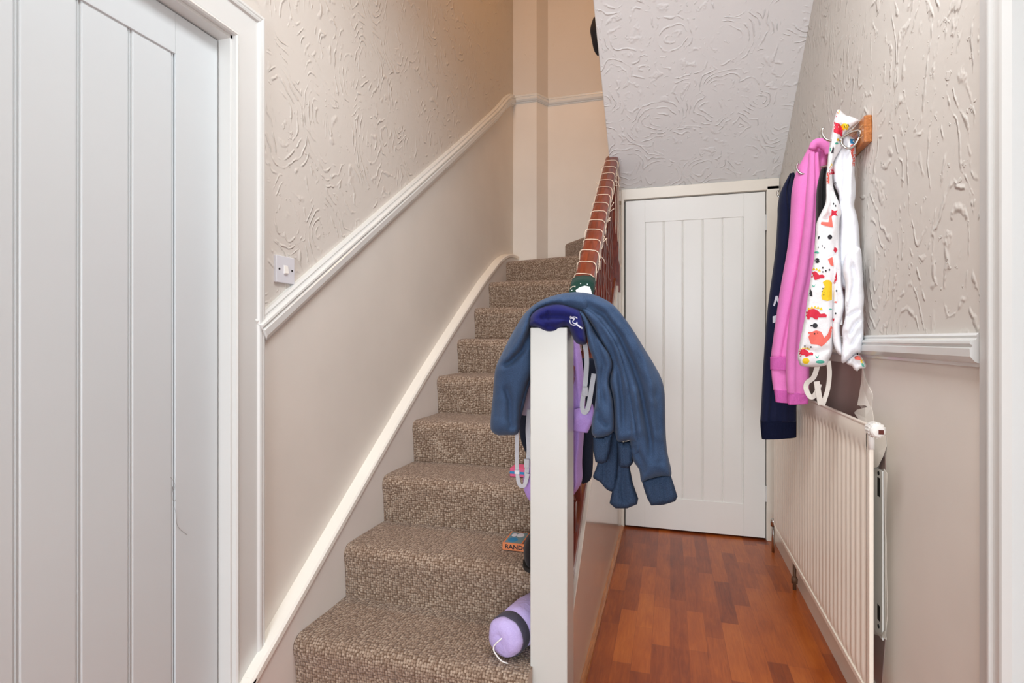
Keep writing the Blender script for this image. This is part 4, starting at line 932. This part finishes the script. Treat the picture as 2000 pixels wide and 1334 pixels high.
def text(s, size, M, mat, parent, ext=0.0004, bold=0.0):
    cu = bpy.data.curves.new('lettering', 'FONT'); cu.body = s; cu.size = size; cu.extrude = ext; cu.align_x = 'CENTER'; cu.align_y = 'CENTER'; cu.offset = bold
    o = bpy.data.objects.new('tmp', cu); COL.objects.link(o)
    me = bpy.data.meshes.new_from_object(o.evaluated_get(bpy.context.evaluated_depsgraph_get()))
    me.transform(M); bpy.data.objects.remove(o); me.materials.clear(); me.materials.append(mat)
    q = bpy.data.objects.new('lettering', me); COL.objects.link(q); q.parent = parent; return q
text('RANDOM', 0.021, Matrix.Translation((bx0+0.062, by0-0.0006, zb+bh/2)) @ Matrix.Rotation(PI/2, 4, 'X') @ Matrix.Scale(1.15, 4, (1, 0, 0)), P_blk, bk2, bold=0.0006)
text('RANDOM', 0.024, Matrix.Translation((bx0+0.080, by0+0.06, zb+bh+0.0008)) @ Matrix.Rotation(-PI/2, 4, 'Z'), P_blk, bk2, bold=0.0006)
sh = thing('shoe', 'black rounded shoe half hidden behind the newel post on the second step', 'shoe', (-0.42, 1.80, zt1))
bm = bmesh.new(); c = Vector((-0.43, 1.79, zt1+0.05))
bmesh.ops.create_uvsphere(bm, u_segments=24, v_segments=16, radius=1)
for v in bm.verts:
    k = 1+0.12*v.co.y
    v.co = Vector((c.x+v.co.x*0.048*k, c.y+v.co.y*0.085, c.z+max(-0.045, v.co.z*0.062*(1-0.25*v.co.y))))
link('upper', bm, M_black, sh, smooth=True)
bm = bmesh.new(); prism(bm, ell(-0.43, 1.79, 0.048, 0.086, 0, 24), 'z', zt1+0.002, zt1+0.014); link('sole', bm, M_dark, sh)
lb = thing('rolled_bag', 'lilac rolled drawstring bag with charcoal band lying on the bottom step by the newel', 'bag', (-0.44, 1.56, Z1))
A = Vector((-0.474, 1.535, Z1+0.064)); B = Vector((-0.408, 1.77, Z1+0.064)); ax = (B-A)
q = ax.to_track_quat('Z', 'Y').to_matrix().to_4x4(); MB_ = Matrix.Translation(A) @ q; L = ax.length
def rlathe(name, prof, mat, wr=0.0015):
    bm = bmesh.new(); lathe(bm, prof, MB_, 40)
    for v in bm.verts: v.co += Vector((noise.noise(v.co*38), noise.noise(v.co*38+Vector((5, 0, 0))), noise.noise(v.co*38+Vector((0, 9, 0)))))*wr
    return link(name, bm, mat, lb, smooth=True)
rlathe('end_cap', [(0.004, -0.012), (0.020, -0.016), (0.038, -0.013), (0.050, -0.004), (0.056, 0.008), (0.058, 0.02)], M_palelilac, 0.004)
rlathe('band', [(0.0585, 0.016), (0.0605, 0.020), (0.0605, 0.052), (0.0585, 0.056)], M_charc)
rlathe('roll', [(0.059, 0.052), (0.061, 0.09), (0.060, 0.15), (0.055, L-0.01), (0.03, L), (0.004, L)], M_palelilac, 0.004)
bm = bmesh.new(); pc = A+Vector((-0.012, -0.012, 0.0)); tube(bm, cr([tuple(A+Vector((0.0, -0.015, 0.01))), tuple(A+Vector((-0.025, -0.02, -0.02))), tuple(A+Vector((0.0, -0.03, -0.045))), tuple(A+Vector((0.02, -0.02, -0.058)))], 12), 0.002, 6); link('drawstring', bm, M_white, lb, smooth=True)
# pink and blue item on the third step peeping out beside the rucksack
tk = thing('toy_box', 'tiny pink and blue box edge peeping beside the rucksack strap', 'box', (-0.5, 2.3, Z1+3*R_))
c = PY(1010, 920, 2.1); c.z = Z1+2*R_+0.02
bm = bmesh.new(); c = PY(1012, 930, 2.17); z0 = Z1+2*R_+0.003
box(bm, (c.x-0.03, 2.15, z0), (c.x+0.05, 2.23, z0+0.035)); link('box_body', bm, P_pinkb, tk, bevel=0.002)
bm = bmesh.new(); box(bm, (c.x-0.0305, 2.1495, z0+0.012), (c.x+0.0505, 2.2305, z0+0.022)); link('blue_stripe', bm, P_blue, tk)
# small white junction box in the winder corner
jb2 = thing('cable_box', 'small white cable box on the winder tread against the end wall', 'cable box', (-1.08, 4.0, z8))
bm = bmesh.new(); box(bm, (-1.15, 4.06, z8), (-1.0, 4.14, z8+0.022)); link('box_body', bm, M_white, jb2, bevel=0.003)
bm = bmesh.new(); box(bm, (-1.10, 4.07, z8+0.022), (-1.05, 4.12, z8+0.045)); link('box_lid', bm, M_white, jb2, bevel=0.003)
# dark coat over the upper landing rail
dc = thing('coat', 'black coat edge hanging over the string of the upper flight', 'coat', (-0.36, 2.8, 2.7))
loft('coat_body', [(1159, 36), (1153, 58), (1156, 80), (1160, 98), (1166, 108)], [(1200, 36), (1200, 58), (1200, 80), (1200, 98), (1190, 108)], [2.80, 2.80], [0.04, 0.06, 0.06, 0.05, 0.02], M_black, dc, n=24)
# thread caught on the left door
td = bmesh.new(); XD = -1.238+0.0
q = [(333, 932), (338, 938), (342, 948), (339, 958), (337, 950), (338, 965), (338, 978), (343, 976), (339, 985), (343, 1000), (345, 1020), (350, 1032), (366, 1045)]
tube(td, cr([tuple(PX(x, y, -1.2372)) for x, y in q], 50), 0.0003, 5)
tag(link('thread', td, flat('grey_thread', (120, 112, 108)), smooth=True), 'fine grey loose thread caught in a groove of the left door', 'thread')
# ------------------------------------------------------------------ move parts into the frame of their thing
bpy.context.view_layer.update()
for e in PENDING:
    inv = Matrix.Translation(-e.location)
    for ch in e.children: ch.matrix_parent_inverse = inv
